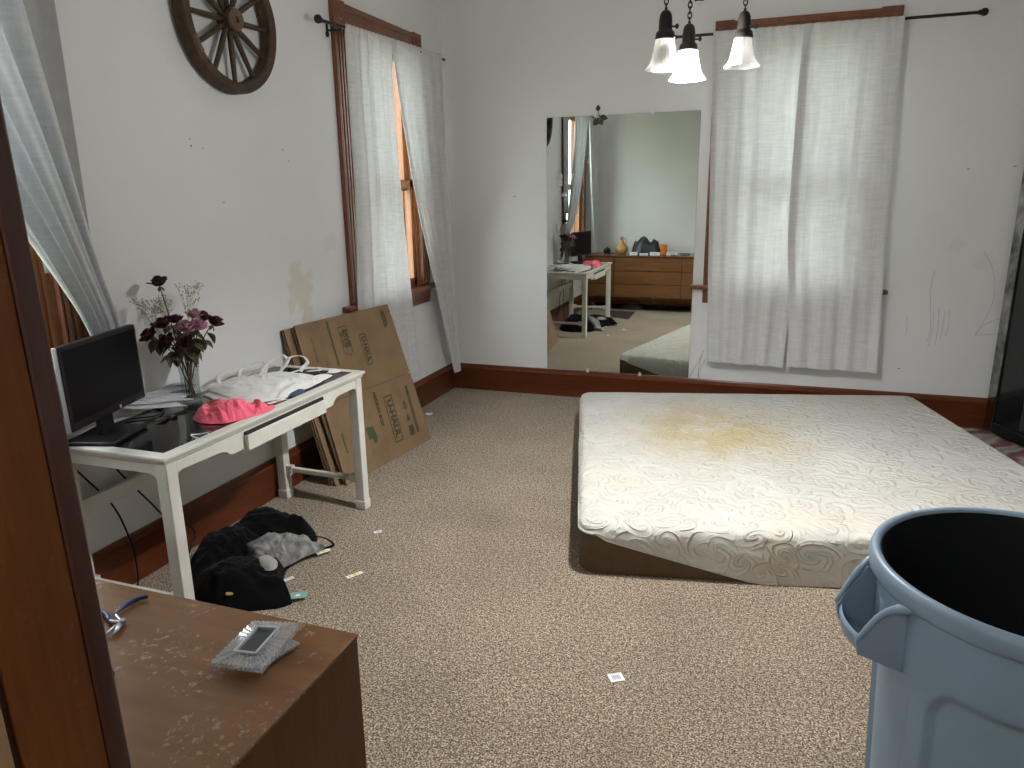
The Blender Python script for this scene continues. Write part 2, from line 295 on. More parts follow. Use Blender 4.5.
# ------------------------------------------------------------------ mesh helper
class MB:
    def __init__(s): s.v = []; s.f = []
    def add(s, vs, fs):
        o = len(s.v); s.v += [tuple(x) for x in vs]; s.f += [tuple(i+o for i in f) for f in fs]; return s
    def box(s, a, b, rot=0, piv=None):
        (x0, y0, z0), (x1, y1, z1) = a, b
        vs = [(x, y, z) for z in (z0, z1) for y in (y0, y1) for x in (x0, x1)]
        if rot:
            px, py = piv or ((x0+x1)/2, (y0+y1)/2)
            vs = [(px+(x-px)*cos(rot)-(y-py)*sin(rot), py+(x-px)*sin(rot)+(y-py)*cos(rot), z) for x, y, z in vs]
        return s.add(vs, [(0,2,3,1),(4,5,7,6),(0,1,5,4),(2,6,7,3),(0,4,6,2),(1,3,7,5)])
    def obox(s, o, ax, ay, az):                       # oriented box from a corner and three edge vectors
        o, ax, ay, az = map(Vector, (o, ax, ay, az))
        vs = [o+ax*i+ay*j+az*k for k in (0,1) for j in (0,1) for i in (0,1)]
        return s.add(vs, [(0,2,3,1),(4,5,7,6),(0,1,5,4),(2,6,7,3),(0,4,6,2),(1,3,7,5)])
    def prism(s, poly, d):                            # polygon of 3D points pushed along d
        n = len(poly); d = Vector(d); P = [Vector(q) for q in poly]
        return s.add(P+[q+d for q in P], [tuple(range(n))[::-1], tuple(range(n, 2*n))]+[(i, (i+1)%n, n+(i+1)%n, n+i) for i in range(n)])
    def tube(s, pts, r, n=8, cap=True, flat=1):
        pts = [Vector(q) for q in pts]; m = len(pts); rs = r if hasattr(r, '__len__') else [r]*m
        vs = []; prev = None
        for i, q in enumerate(pts):
            t = (pts[min(i+1, m-1)]-pts[max(i-1, 0)]); t = t.normalized() if t.length > 1e-9 else Vector((0,0,1))
            if prev is None:
                a = Vector((0,0,1)) if abs(t.z) < .9 else Vector((1,0,0)); u = (a-t*a.dot(t)).normalized()
            else: u = prev-t*prev.dot(t); u = u.normalized() if u.length > 1e-6 else prev
            prev = u; w = t.cross(u)
            vs += [q+(u*cos(2*PI*k/n)*flat+w*sin(2*PI*k/n))*rs[i] for k in range(n)]
        fs = [(i*n+k, i*n+(k+1)%n, (i+1)*n+(k+1)%n, (i+1)*n+k) for i in range(m-1) for k in range(n)]
        if cap: fs += [tuple(range(n))[::-1], tuple(range((m-1)*n, m*n))]
        return s.add(vs, fs)
    def lathe(s, prof, c=(0,0,0), n=32, axis=(0,0,1), rib=None):
        ax = Vector(axis).normalized(); a = Vector((1,0,0)) if abs(ax.x) < .9 else Vector((0,1,0)); u = (a-ax*a.dot(ax)).normalized(); w = ax.cross(u)
        c = Vector(c); vs = []
        for r, h in prof:
            for k in range(n):
                th = 2*PI*k/n; rr = r*(rib(th) if rib else 1)
                vs.append(c+ax*h+(u*cos(th)+w*sin(th))*rr)
        m = len(prof); fs = [(i*n+k, i*n+(k+1)%n, (i+1)*n+(k+1)%n, (i+1)*n+k) for i in range(m-1) for k in range(n)]
        return s.add(vs, fs)
    def ball(s, c, r, n=12, m=8):
        r = r if hasattr(r, '__len__') else (r, r, r); c = Vector(c)
        vs = [c+Vector((r[0]*sin(PI*(i+.0)/m)*cos(2*PI*k/n), r[1]*sin(PI*i/m)*sin(2*PI*k/n), r[2]*cos(PI*i/m))) for i in range(m+1) for k in range(n)]
        return s.add(vs, [(i*n+k, (i+1)*n+k, (i+1)*n+(k+1)%n, i*n+(k+1)%n) for i in range(m) for k in range(n)])
    def grid(s, fn, nu, nv, closed=False):
        vs = [fn(i/(nu-1) if not closed else i/nu, j/(nv-1)) for j in range(nv) for i in range(nu)]
        w = nu if closed else nu-1
        return s.add(vs, [(j*nu+i, j*nu+(i+1)%nu, (j+1)*nu+(i+1)%nu, (j+1)*nu+i) for j in range(nv-1) for i in range(w)])
    def build(s, name, m, parent=None, smooth=False, bevel=0, sub=0, solid=0, mats=None):
        me = bpy.data.meshes.new(name)
        off = Vector((0,0,0)); q = parent
        while q is not None: off += q.location; q = q.parent
        me.from_pydata([(x-off.x, y-off.y, z-off.z) for x, y, z in s.v], [], s.f)
        bm = bmesh.new(); bm.from_mesh(me); bmesh.ops.remove_doubles(bm, verts=bm.verts, dist=1e-6)
        bmesh.ops.recalc_face_normals(bm, faces=bm.faces); bm.to_mesh(me); bm.free()
        o = bpy.data.objects.new(name, me); COL.objects.link(o); me.materials.append(m)
        if parent: o.parent = parent
        if bevel:
            b = o.modifiers.new('b', 'BEVEL'); b.width = bevel; b.segments = 2; b.limit_method = 'ANGLE'; b.angle_limit = .6
        if solid:
            b = o.modifiers.new('s', 'SOLIDIFY'); b.thickness = solid; b.offset = 0
        if sub:
            b = o.modifiers.new('u', 'SUBSURF'); b.levels = sub; b.render_levels = sub
        if smooth or bevel:
            for p in me.polygons: p.use_smooth = True
            if bevel and not smooth:
                w = o.modifiers.new('w', 'WEIGHTED_NORMAL'); w.keep_sharp = False
            elif smooth == 'auto':
                me.set_sharp_from_angle(angle=.7)
        return o
def thing(name, label, cat, loc=(0,0,0), group=None):
    o = bpy.data.objects.new(name, None); COL.objects.link(o); o.location = loc; o.empty_display_size = .05
    o['label'] = label; o['category'] = cat
    if group: o['group'] = group
    return o
def tag(o, label, cat, group=None):
    o['label'] = label; o['category'] = cat
    if group: o['group'] = group
    return o
def st(o): o['kind'] = 'structure'; return o
def sthing(name):
    o = bpy.data.objects.new(name, None); COL.objects.link(o); o['kind'] = 'structure'; return o
def cr(pts, t):                                       # Catmull-Rom through a list of tuples
    n = len(pts)-1; x = min(max(t, 0), 1)*n; i = min(int(x), n-1); f = x-i
    P = [pts[max(i-1,0)], pts[i], pts[i+1], pts[min(i+2,n)]]
    return tuple(.5*((2*b)+(-a+c)*f+(2*a-5*b+4*c-d)*f*f+(-a+3*b-3*c+d)*f**3) for a, b, c, d in zip(*P))
def spl(pts, n): return [cr(pts, i/(n-1)) for i in range(n)]

# ------------------------------------------------------------------ room shell
H = 2.78; XR = 4.35; YF = -4.535; TW = .14
def wall_with_holes(name, P, s0, s1, z1, holes, m):
    mb = MB(); ss = sorted({s0, s1, *[h[0] for h in holes], *[h[1] for h in holes]}); zs = sorted({0, z1, *[h[2] for h in holes], *[h[3] for h in holes]})
    for a, b in zip(ss, ss[1:]):
        for c, d in zip(zs, zs[1:]):
            ms, mz = (a+b)/2, (c+d)/2
            if any(h[0] < ms < h[1] and h[2] < mz < h[3] for h in holes): continue
            p0, p1 = P(a, 0, c), P(b, -TW, d)
            mb.box(tuple(min(x, y) for x, y in zip(p0, p1)), tuple(max(x, y) for x, y in zip(p0, p1)))
    return st(mb.build(name, m))
PL = lambda s, n, z: (n, s, z)          # left wall: s = y, n into the room
PB = lambda s, n, z: (s, -n, z)         # back wall
ZS, ZH = .83, 2.335
W1 = (-1.405, -.385); W2 = (-4.14, -3.12); W3 = (1.845, 2.865)
cw = .105
hole = lambda w: (w[0]+cw, w[1]-cw, ZS, ZH)
wall_with_holes('wall_left', PL, YF-TW, TW, H, [hole(W1), hole(W2)], M['wall'])
wb = wall_with_holes('wall_back', PB, 0, XR, H, [hole(W3)], M['wall'])
DX0, DX1, DZ = 1.60, 2.487, 2.25
mb = MB(); mb.box((0, YF-.11, 0), (DX0, YF, H)); mb.box((DX1, YF-.11, 0), (XR, YF, H)); mb.box((DX0, YF-.11, DZ), (DX1, YF, H)); st(mb.build('wall_front', M['wall']))
st(MB().box((XR, -6.6, 0), (XR+.1, TW, H)).build('wall_right', M['wall']))
st(MB().box((-.14, -6.6, -.1), (XR+.1, TW, 0)).build('floor', M['carpet']))
st(MB().box((-.14, -6.6, H), (XR+.1, TW, H+.1)).build('ceiling', M['ceiling']))
st(MB().box((-.14, -6.7, 0), (XR+.1, -6.6, H)).build('wall_hall', M['wall']))
st(MB().box((.9, -6.6, 0), (1.0, YF-.11, H)).build('wall_hall_left', M['wall']))
def baseboard(name, a, b, n, ends=()):
    hb = .197; prof = [(0, 0), (.016, 0), (.016, .15), (.021, .156), (.021, .168), (.014, .176), (.014, .186), (.008, hb), (0, hb)]
    A, B, N = Vector(a), Vector(b), Vector(n); mb = MB()
    mb.prism([A+N*x+Vector((0,0,z)) for x, z in prof], B-A)
    return st(mb.build(name, M['trim_base'], smooth='auto'))
baseboard('baseboard_left', (0, YF, 0), (0, 0, 0), (1, 0, 0))
baseboard('baseboard_back', (0, 0, 0), (XR, 0, 0), (0, -1, 0))
baseboard('baseboard_right', (XR, 0, 0), (XR, YF, 0), (-1, 0, 0))
baseboard('baseboard_front', (.05, YF, 0), (DX0-.11, YF, 0), (0, 1, 0))

def window(name, P, w):
    root = sthing(name); s0, s1 = w
    V = lambda mb, a, b: mb.box(tuple(min(x, y) for x, y in zip(P(*a), P(*b))), tuple(max(x, y) for x, y in zip(P(*a), P(*b))))
    for a, b in ((s0, s0+cw), (s1-cw, s1)):
        mb = MB(); V(mb, (a, 0, ZS), (b, .016, ZH+.03))
        for k in range(3):
            c = a+.015+k*.0285; V(mb, (c, .016, ZS+.03), (c+.017, .023, ZH+.02))
        V(mb, (a, .016, ZS+.03), (a+.008, .026, ZH+.02)); V(mb, (b-.008, .016, ZS+.03), (b, .026, ZH+.02))
        mb.build('side_casing', M['trim'], root, bevel=.0025)
    mb = MB(); V(mb, (s0+cw, 0, ZH), (s1-cw, .018, ZH+.105)); V(mb, (s0+cw, .018, ZH+.012), (s1-cw, .026, ZH+.03)); V(mb, (s0+cw, .018, ZH+.075), (s1-cw, .027, ZH+.105))
    mb.build('head_casing', M['trim'], root, bevel=.0025)
    for a, b in ((s0-.004, s0+cw+.004), (s1-cw-.004, s1+.004)):
        mb = MB(); V(mb, (a, 0, ZH-.004), (b, .030, ZH+.112)); mb.build('corner_block', M['trim'], root, bevel=.003)
        c = (a+b)/2; ro = MB(); q0 = Vector(P(c, .030, ZH+.054)); ax = Vector(P(0, 1, 0))
        ro.lathe([(.001, .006), (.010, .007), (.013, .002), (.020, .001), (.026, .008), (.033, .008), (.037, 0)], q0, 24, ax)
        ro.build('rosette', M['trim'], root, smooth=True)
    mb = MB(); V(mb, (s0-.085, 0, ZS-.012), (s1+.085, .062, ZS+.014)); mb.build('stool', M['trim'], root, bevel=.006)
    mb = MB(); V(mb, (s0, 0, ZS-.105), (s1, .018, ZS-.012)); V(mb, (s0, .018, ZS-.035), (s1, .028, ZS-.012)); mb.build('apron', M['trim'], root, bevel=.003)
    a, b = s0+cw, s1-cw
    mb = MB(); V(mb, (a, -TW, ZS), (a+.018, 0, ZH)); V(mb, (b-.018, -TW, ZS), (b, 0, ZH)); V(mb, (a, -TW, ZH-.018), (b, 0, ZH)); V(mb, (a, -TW, ZS), (b, 0, ZS+.02))
    for n in (-.002, -.088): V(mb, (a+.018, n-.01, ZS), (a+.028, n, ZH)); V(mb, (b-.028, n-.01, ZS), (b-.018, n, ZH))
    mb.build('jamb_liner', M['trim_light'], root)
    a += .019; b -= .019
    for nm, z0, z1, n0 in (('upper_sash', 1.48, ZH-.018, -.052), ('lower_sash', ZS+.02, 1.545, -.014)):
        mb = MB()
        for c0, c1, d0, d1 in ((a, a+.045, z0, z1), (b-.045, b, z0, z1), (a, b, z0, z0+.058), (a, b, z1-.052, z1)): V(mb, (c0, n0-.03, d0), (c1, n0, d1))
        sh = mb.build(nm, M['trim_light'], root, bevel=.002)
        g = MB(); V(g, (a+.04, n0-.017, z0+.05), (b-.04, n0-.013, z1-.045)); g.build('pane', M['pane'], sh)
    return root
M['trim_light'] = wood('orange_window_wood', (.17, .06, .022), (.30, .12, .046), .3, (1, 1, 9), 7, .5, .05)
window('window_1', PL, W1); window('window_2', PL, W2); window('window_3', PB, W3)

d1 = sthing('door_1')
def lean(o):
    for v in o.data.vertices: v.co.x -= .024*(v.co.z-.85)
    return o
mb = MB(); mb.box((DX0-.10, YF, 0), (DX0+.020, YF+.025, DZ+.02)); lean(mb.build('room_casing', M['jamb_edge'], d1, bevel=.004))
mb = MB(); mb.box((DX1-.020, YF, 0), (DX1+.10, YF+.025, DZ+.02)); mb.build('room_casing', M['jamb_edge'], d1, bevel=.004)
mb = MB(); mb.box((DX0-.10, YF, DZ-.02), (DX1+.10, YF+.027, DZ+.10)); mb.build('head_casing', M['jamb_edge'], d1, bevel=.004)
mb = MB(); mb.box((DX0, YF-.085, 0), (DX0+.017, YF, DZ)); lean(mb.build('side_jamb', M['jamb'], d1, bevel=.002))
mb = MB(); mb.box((DX1-.017, YF-.11, 0), (DX1, YF, DZ)); mb.build('side_jamb', M['jamb'], d1, bevel=.002)
mb = MB(); mb.box((DX0, YF-.11, DZ-.017), (DX1, YF, DZ)); mb.build('head_jamb', M['jamb'], d1, bevel=.002)
mb = MB(); mb.box((DX0, YF-.092, 0), (DX0+.012, YF-.085, DZ)); lean(mb.build('jamb_groove', M['jamb_edge'], d1))
mb = MB(); mb.box((DX0-.02, YF-.112, 0), (DX0+.016, YF-.092, DZ)); lean(mb.build('hall_stop', M['jamb_tan'], d1, bevel=.002))

# marks on the walls, part of the paint
def strand(name, pts, r, m, par): return MB().tube(spl(pts, 24), r, 5, flat=1).build(name, m, par)
E_ = -.0006
for pts in ([(3.197,E_,.968),(3.188,E_,.86),(3.20,E_,.74),(3.215,E_,.60),(3.20,E_,.52)], [(3.22,E_,.72),(3.225,E_,.62),(3.215,E_,.50)], [(3.245,E_,.73),(3.255,E_,.62),(3.25,E_,.51)], [(3.277,E_,.72),(3.28,E_,.63),(3.275,E_,.55)], [(3.30,E_,.73),(3.31,E_,.64),(3.30,E_,.57)],
            [(3.44,E_,1.08),(3.50,E_,.97),(3.525,E_,.82),(3.50,E_,.70),(3.456,E_,.583)], [(3.456,E_,.583),(3.50,E_,.65),(3.58,E_,.69)], [(3.456,E_,.583),(3.53,E_,.59),(3.60,E_,.60)], [(3.077,E_,.69),(3.083,E_,.62),(3.084,E_,.56)]):
    strand('pencil_scrawl', pts, .0012, M['pencil'], wb)
wl = bpy.data.objects['wall_left']
for y, z, r in ((-2.508,1.656,.006),(-2.509,1.683,.004),(-2.44,1.65,.004),(-1.90,1.67,.004),(-1.86,1.62,.004),(-2.35,1.43,.004)):
    MB().ball((0, y, z), (.001, r, r*.8), 8, 4).build('wall_nick', M['nail'], wl)
for x, z in ((3.53,1.56),(3.30,1.55),(.52,1.43),(3.07,.35)):
    MB().ball((x, 0, z), (.010, .001, .003), 8, 4).build('wall_nick', M['nail'], wb)

# ------------------------------------------------------------------ curtain rods
def rod(label, P, s0, s1, z, n, balls, brackets, tilt=0):
    root = thing('curtain_rod', label, 'curtain rod', P((s0+s1)/2, n, z), 'black curtain rods')
    z0_ = z; zz = lambda s: z0_+tilt*(s-s1)
    MB().tube([P(s0, n, zz(s0)), P(s1, n, zz(s1))], .0085, 12).build('pole', M['black_metal'], root, smooth='auto')
    for s, sg in balls:
        b = MB(); b.ball(P(s+sg*.028, n, zz(s)), .021, 16, 10); b.tube([P(s, n, zz(s)), P(s+sg*.012, n, zz(s))], .013, 12); b.build('finial', M['black_metal'], root, smooth=True)
    for s in brackets:
        z = z0_+tilt*(s-s1); b = MB(); b.tube([P(s, .006, z-.012), P(s, n-.01, z-.015), P(s, n-.004, z-.016), P(s, n+.001, z-.010)], .005, 8)
        b.tube([P(s, 0.001, z-.03), P(s, .006, z-.03)], .014, 12); b.tube([P(s, .003, z-.03), P(s, .003, z+.02)], .007, 8)
        b.build('bracket', M['black_metal'], root, smooth='auto')
    return root
ZR = 2.328
rod('black rod with ball finial over the left window nearest the corner', PL, -1.62, -.16, ZR, .088, [(-1.62, -1)], [-1.44, -.27], .026)
rod('black rod above the left window by the desk, mostly out of frame', PL, -4.42, -3.0, ZR, .088, [(-4.42, -1), (-3.0, 1)], [-4.2, -3.06])
rod('black rod with ball finial over the back wall window', PB, 1.62, 3.225, 2.362, .10, [(3.225, 1), (1.62, -1)], [1.95, 2.80])

# ------------------------------------------------------------------ curtains
def drape(name, label, rows, P, m, nf, amp, seed, nu=120, nv=90, pinch=.07, flut=1.0, group='sheer white curtains', solid=.0012, hems=.05):
    rr = random.Random(seed); ph = [rr.uniform(0, 6.28) for _ in range(6)]
    def fn(u, v):
        a = cr(rows, v); A = Vector(a[:3]); B = Vector(a[3:6]); k = a[6]
        uu = u + .018*sin(2*PI*u*2+ph[0]+1.3*v)
        Q = A.lerp(B, uu); t = (B-A); nrm = Vector((-t.y, t.x, 0)); nrm = nrm.normalized() if nrm.length > 1e-6 else Vector((0,0,1))
        f = .55*sin(2*PI*nf*uu+ph[1]+.9*sin(2.1*v+ph[2]))+.3*sin(2*PI*nf*1.73*uu+ph[3]+1.2*v)+.22*sin(2*PI*nf*.55*uu+ph[4]-.8*v)
        top = max(0, 1-v/pinch)
        f = f*(1-.75*top)+top*.5*sin(2*PI*nf*3.1*uu+ph[5])
        Q = Q+nrm*f*amp*k
        if v < .012: Q = Q+nrm*0
        return P(Q.x, Q.y, Q.z)
    mb = MB(); mb.grid(fn, nu, nv)
    o = mb.build(name, m, None, smooth=True, solid=solid)
    tag(o, label, 'curtain', group)
    if hems:
        off = Vector(P(0, 1, 0))*.0022
        for nm, u0, u1, v0, v1 in (('side_hem', 0, hems, 0, 1), ('side_hem', 1-hems, 1, 0, 1), ('bottom_hem', hems, 1-hems, .962, 1)):
            h = MB(); h.grid(lambda u, v: Vector(fn(u0+(u1-u0)*u, v0+(v1-v0)*v))+off, 12 if nm == 'side_hem' else nu, nv if nm == 'side_hem' else 6)
            h.build(nm, m, o, smooth=True)
    return o
# rows hold (s, n, z) of one side and of the other, then the fold depth, from the rod to the hem
drape('curtain', 'sheer white curtain panel left of the gap, behind the cardboard box', [(-1.425,.101,2.312, -.905,.101,2.330,.45), (-1.42,.10,2.0, -.925,.10,2.0,.8), (-1.425,.10,1.4, -.885,.10,1.4,1), (-1.43,.070,.84, -.81,.095,.84,.9), (-1.435,.06,.262, -.745,.095,.262,.9)], PL, M['curtain'], 4, .018, 3)
drape('curtain', 'sheer white curtain panel pulled aside into the room corner', [(-.91,.101,2.330, -.225,.101,2.348,.45), (-.83,.10,2.0, -.20,.095,2.0,.7), (-.665,.10,1.42, -.16,.095,1.42,.8), (-.43,.10,.82, -.125,.095,.82,.8), (-.185,.10,.165, -.095,.10,.16,.7)], PL, M['curtain'], 4, .020, 5)
drape('curtain', 'left panel of the sheer curtains on the back wall window', [(1.835,.114,2.374, 2.385,.114,2.374,.5), (1.85,.103,2.0, 2.40,.100,2.0,.8), (1.875,.105,1.2, 2.41,.10,1.2,1), (1.895,.105,.7, 2.398,.10,.7,1.1), (1.91,.105,.345, 2.388,.10,.335,1.2)], PB, M['curtain'], 3.6, .017, 11)
drape('curtain', 'right panel of the sheer curtains on the back wall window', [(2.35,.118,2.374, 2.868,.114,2.374,.5), (2.345,.13,2.0, 2.88,.10,2.0,.8), (2.355,.135,1.2, 2.905,.10,1.2,1), (2.40,.125,.7, 2.925,.10,.7,1), (2.413,.115,.345, 2.94,.10,.335,1.1)], PB, M['curtain'], 3.4, .017, 17, hems=.085)
drape('curtain', 'cool grey sheer curtain swept down from the near left window onto the desk', [(-3.98,.10,2.335, -3.275,.10,2.335,.5), (-3.80,.11,2.05, -3.255,.11,2.05,.8), (-3.56,.12,1.66, -3.20,.115,1.66,1.0), (-3.32,.11,1.25, -3.125,.10,1.25,1.0), (-3.18,.075,1.0, -3.045,.07,1.0,.6), (-3.17,.055,.85, -3.06,.05,.85,.35), (-3.14,.06,.745, -3.0,.045,.75,.3), (-3.07,.085,.705, -2.90,.04,.725,.5), (-2.985,.14,.690, -2.80,.05,.735,.9), (-2.93,.185,.685, -2.72,.075,.72,1.0)], PL, M['curtain_cool'], 4.5, .034, 23, 110, 120)
drape('curtain', 'narrow dark grey panel added as the shadow strip beside the swept near curtain', [(-3.30,.03,2.33, -3.065,.03,2.33,.3), (-3.29,.035,1.8, -3.07,.035,1.8,.5), (-3.27,.04,1.22, -3.08,.04,1.22,.5)], PL, M['shadow_strip'], 2, .012, 37, 50, 50, .07, 1, None, .0012, 0)  # added sheet imitating the dark shadow strip beside the near curtain
drape('curtain', 'sheer curtain hanging by the dresser, seen only in the mirror', [(-4.36,.09,2.335, -4.0,.09,2.335,.5), (-4.37,.10,1.6, -4.06,.10,1.6,1), (-4.39,.11,1.0, -4.16,.11,1.0,1), (-4.40,.115,.705, -4.20,.115,.705,1)], PL, M['curtain_cool'], 4, .022, 29, 70, 60)

# ------------------------------------------------------------------ wagon wheel
wc = Vector((.0, -2.250, 2.172)); RW = .290
wh = thing('wagon_wheel', 'old wooden wagon wheel hanging on the left wall', 'wagon wheel', wc)
def ang_noise(th): return 1+.004*sin(3*th+1)+.003*sin(7*th)
MB().lathe([(RW-.046, .012), (RW-.046, .062), (RW-.040, .068), (RW-.006, .068), (RW, .060), (RW, .014), (RW-.006, .008), (RW-.040, .008), (RW-.046, .012)], wc, 72, (1,0,0), ang_noise).build('rim', M['wheel'], wh, smooth='auto')
MB().lathe([(.001, .010), (.038, .010), (.043, .02), (.043, .066), (.046, .070), (.046, .080), (.043, .085), (.014, .085), (.012, .074), (.001, .072)], wc, 36, (1,0,0)).build('hub', M['wheel_hub'], wh, smooth='auto')
for k in range(12):
    th = 2*PI*k/12+.02; d = Vector((0, cos(th), sin(th)))
    MB().tube([wc+Vector((.04,0,0))+d*r for r in (.036, .10, .17, RW-.043)], [.0105, .0125, .0115, .0095], 10).build('spoke', M['wheel'], wh, smooth='auto')
# pale splice in the rim
def rimseg(t0, t1, m, nm):
    mb = MB(); 
    def fn(u, v):
        th = t0+(t1-t0)*u; pr = [(RW-.0468, .02), (RW-.0468, .063), (RW-.040, .0688), (RW-.022, .0690)]; r, h = cr(pr, v)
        return wc+Vector((h, cos(th)*r, sin(th)*r))
    mb.grid(fn, 12, 6); mb.build(nm, m, wh, smooth=True)
rimseg(3.53, 3.80, M['wheel_hub'], 'splice')

# ------------------------------------------------------------------ mirror
mx0, mx1, mz0, mz1 = .762, 1.778, .203, 1.942
mr = thing('wall_mirror', 'large frameless mirror leaning flat on the back wall', 'mirror', ((mx0+mx1)/2, -.004, mz0))
MB().box((mx0, -.0105, mz0), (mx1, -.004, mz1)).build('backing', M['grey_print'], mr)
MB().box((mx0+.001, -.0125, mz0+.001), (mx1-.001, -.0105, mz1-.001)).build('glass', M['mirror'], mr)
for x, z, sg in ((1.10, mz1, 1), (1.474, mz1, 1), (1.067, mz0, -1), (1.443, mz0, -1)):
    b = MB(); b.box((x-.009, -.019, z-.012*sg if sg > 0 else z-.010), (x+.009, -.002, z+.012 if sg > 0 else z+.014)); b.ball((x, -.020, z+.006*sg), (.004, .002, .004), 8, 5)
    b.build('clip', M['white_plastic'], mr, bevel=.003)
iv = thing('ivy_sprig', 'small green leaf sprig tucked over the mirror top edge', 'leaf sprig', (1.126, -.02, 1.93))
MB().tube(spl([(1.115,-.016,1.985),(1.122,-.022,1.955),(1.128,-.024,1.93),(1.118,-.026,1.905)], 12), .0018, 6).build('stem', M['dry_stem'], iv)
def leaf_mesh(c, d, up, L, W, cup=.15):
    c, d, up = Vector(c), Vector(d).normalized(), Vector(up); sd = d.cross(up).normalized(); nn = sd.cross(d)
    prof = [0, .55, .95, 1, .8, .45, 0]; mb = MB()
    def fn(u, v):
        i = v*6; k = min(int(i), 5); w = prof[k]+(prof[k+1]-prof[k])*(i-k); x = (u-.5)*2
        return c+d*L*v+sd*x*w*W+nn*(cup*W*abs(x)*w-.25*L*v*v)
    return mb.grid(fn, 5, 9)
for c, d, up, L, W in (((1.119,-.018,1.965),(-.1,-.1,1),(0,-1,0),.042,.016), ((1.128,-.022,1.93),(1,-.2,-.15),(0,-1,.2),.052,.018), ((1.124,-.024,1.92),(.5,-.2,-1),(0,-1,.1),.045,.017), ((1.12,-.024,1.918),(-.8,-.2,-.9),(0,-1,.1),.05,.018)):
    leaf_mesh(c, d, up, L, W).build('leaf', M['leaf'], iv, smooth=True, solid=.0006)

# dry stalks standing behind the mattress
for pts, lb in (([(1.79,-.03,.198),(1.80,-.03,.24),(1.845,-.025,.33),(1.872,-.02,.40)], 'bare straw stalk leaning right beside the mirror foot'),
                ([(1.845,-.03,.198),(1.846,-.028,.28),(1.862,-.022,.37)], 'upright bare straw stalk under the curtain hem'),
                ([(1.87,-.03,.198),(1.85,-.03,.24),(1.885,-.022,.34)], 'bent straw stalk nearest the curtain hem')):
    tag(MB().tube(spl(pts, 16), [.0022]*8+[.0016]*8, 6).build('straw_stalk', M['straw'], None, smooth=True), lb, 'straw', 'dry stalks by the mirror')

# ------------------------------------------------------------------ chandelier
cx, cy = 1.985, -2.345
ch = thing('chandelier', 'three-arm hanging lamp with white ribbed glass bell shades', 'lamp', (cx, cy, H))
hz = 2.100
MB().lathe([(.001, H), (.065, H), (.06, H-.02), (.03, H-.045), (.012, H-.06), (.001, H-.06)], (cx, cy, 0), 28).build('ceiling_canopy', M['bronze'], ch, smooth='auto')
hb_ = MB(); hb_.lathe([(.001, hz-.055), (.013, hz-.052), (.017, hz-.046), (.017, hz-.012), (.026, hz), (.05, hz+.02), (.055, hz+.05), (.03, hz+.075), (.012, hz+.09), (.001, hz+.095)], (cx, cy, 0), 28); hb_.build('hub', M['bronze'], ch, smooth='auto')
MB().lathe([(.001, hz-.064), (.010, hz-.061), (.0135, hz-.053), (.001, hz-.052)], (cx, cy, 0), 20).build('finial_button', M['white_plastic'], ch, smooth=True)
def chain(a, b, m, name, par, L=.021, r=.0021):
    a, b = Vector(a), Vector(b); d = b-a; n = max(2, int(d.length/(L*.72))); mb = MB(); t = d.normalized()
    x = Vector((1,0,0)); x = (x-t*x.dot(t)).normalized(); y = t.cross(x)
    for i in range(n):
        c = a+d*((i+.5)/n); w = x if i%2 else y
        pts = [c+t*cos(q)*L*.5+w*sin(q)*L*.28 for q in [2*PI*k/12 for k in range(13)]]
        mb.tube(pts, r, 6, cap=False)
    return mb.build(name, m, par, smooth=True)
chain((cx, cy, hz+.09), (cx, cy, H-.06), M['bronze'], 'suspension_chain', ch)
SH = [(.022, .100), (.026, .098), (.0275, .090), (.030, .075), (.034, .055), (.038, .036), (.044, .018), (.053, .006), (.0575, .0), (.056, .0005), (.0505, .007), (.042, .02), (.036, .036), (.032, .055), (.028, .075), (.025, .092)]
for (x, y, z, lit, lab) in ((1.963, -2.402, 1.803, 1, 'lit glass shade'), (2.129, -2.325, 1.842, 0, None), (1.909, -2.553, 1.817, 0, None)):
    d = Vector((x-cx, y-cy, 0)); d = d if d.length > .05 else Vector((.02, .12, 0))
    if lit: x_top, y_top = x+.003, y
    else: x_top, y_top = x, y
    zc = z+.088
    MB().tube(spl([(cx, cy, hz+.03), (cx+(x-cx)*.5, cy+(y-cy)*.5, hz+.10), (x, y, hz+.085), (x, y, hz+.06)], 14), .007, 10).build('arm', M['bronze'], ch, smooth=True)
    cp = MB().lathe([(.001, zc+.082), (.005, zc+.0815), (.011, zc+.079), (.016, zc+.073), (.019, zc+.064), (.0205, zc+.050), (.021, zc+.025), (.028, zc+.018), (.030, zc+.008), (.031, zc+.002), (.028, zc-.002), (.001, zc-.002)], (x, y, 0), 28).build('socket_cap', M['bronze'], ch, smooth='auto')
    MB().lathe([(.001, zc+.090), (.004, zc+.089), (.005, zc+.084), (.004, zc+.080)], (x, y, 0), 12).build('loop', M['bronze'], cp, smooth=True); chain((x, y, zc+.082), (x, y, hz+.06), M['bronze'], 'chain', ch)
    MB().tube([(x+.018, y-.010, zc+.032), (x+.034, y-.016, zc+.030)], .003, 8).ball((x+.037, y-.017, zc+.030), (.006, .003, .008), 10, 6).build('switch_key', M['bronze'], cp, smooth='auto')
    sh = MB().lathe([(r, h+z) for r, h in SH], (x, y, 0), 96, (0,0,1), lambda th: 1+.012*cos(24*th)).build('glass_shade', M['shade'], ch, smooth=True)
    if lab: sh['label'] = lab
    MB().ball((x, y, z+.044), (.021, .021, .026) if lit else (.023, .023, .030), 12, 8).build('bulb', M['bulb_lit'] if lit else M['bulb_off'], ch, smooth=True)

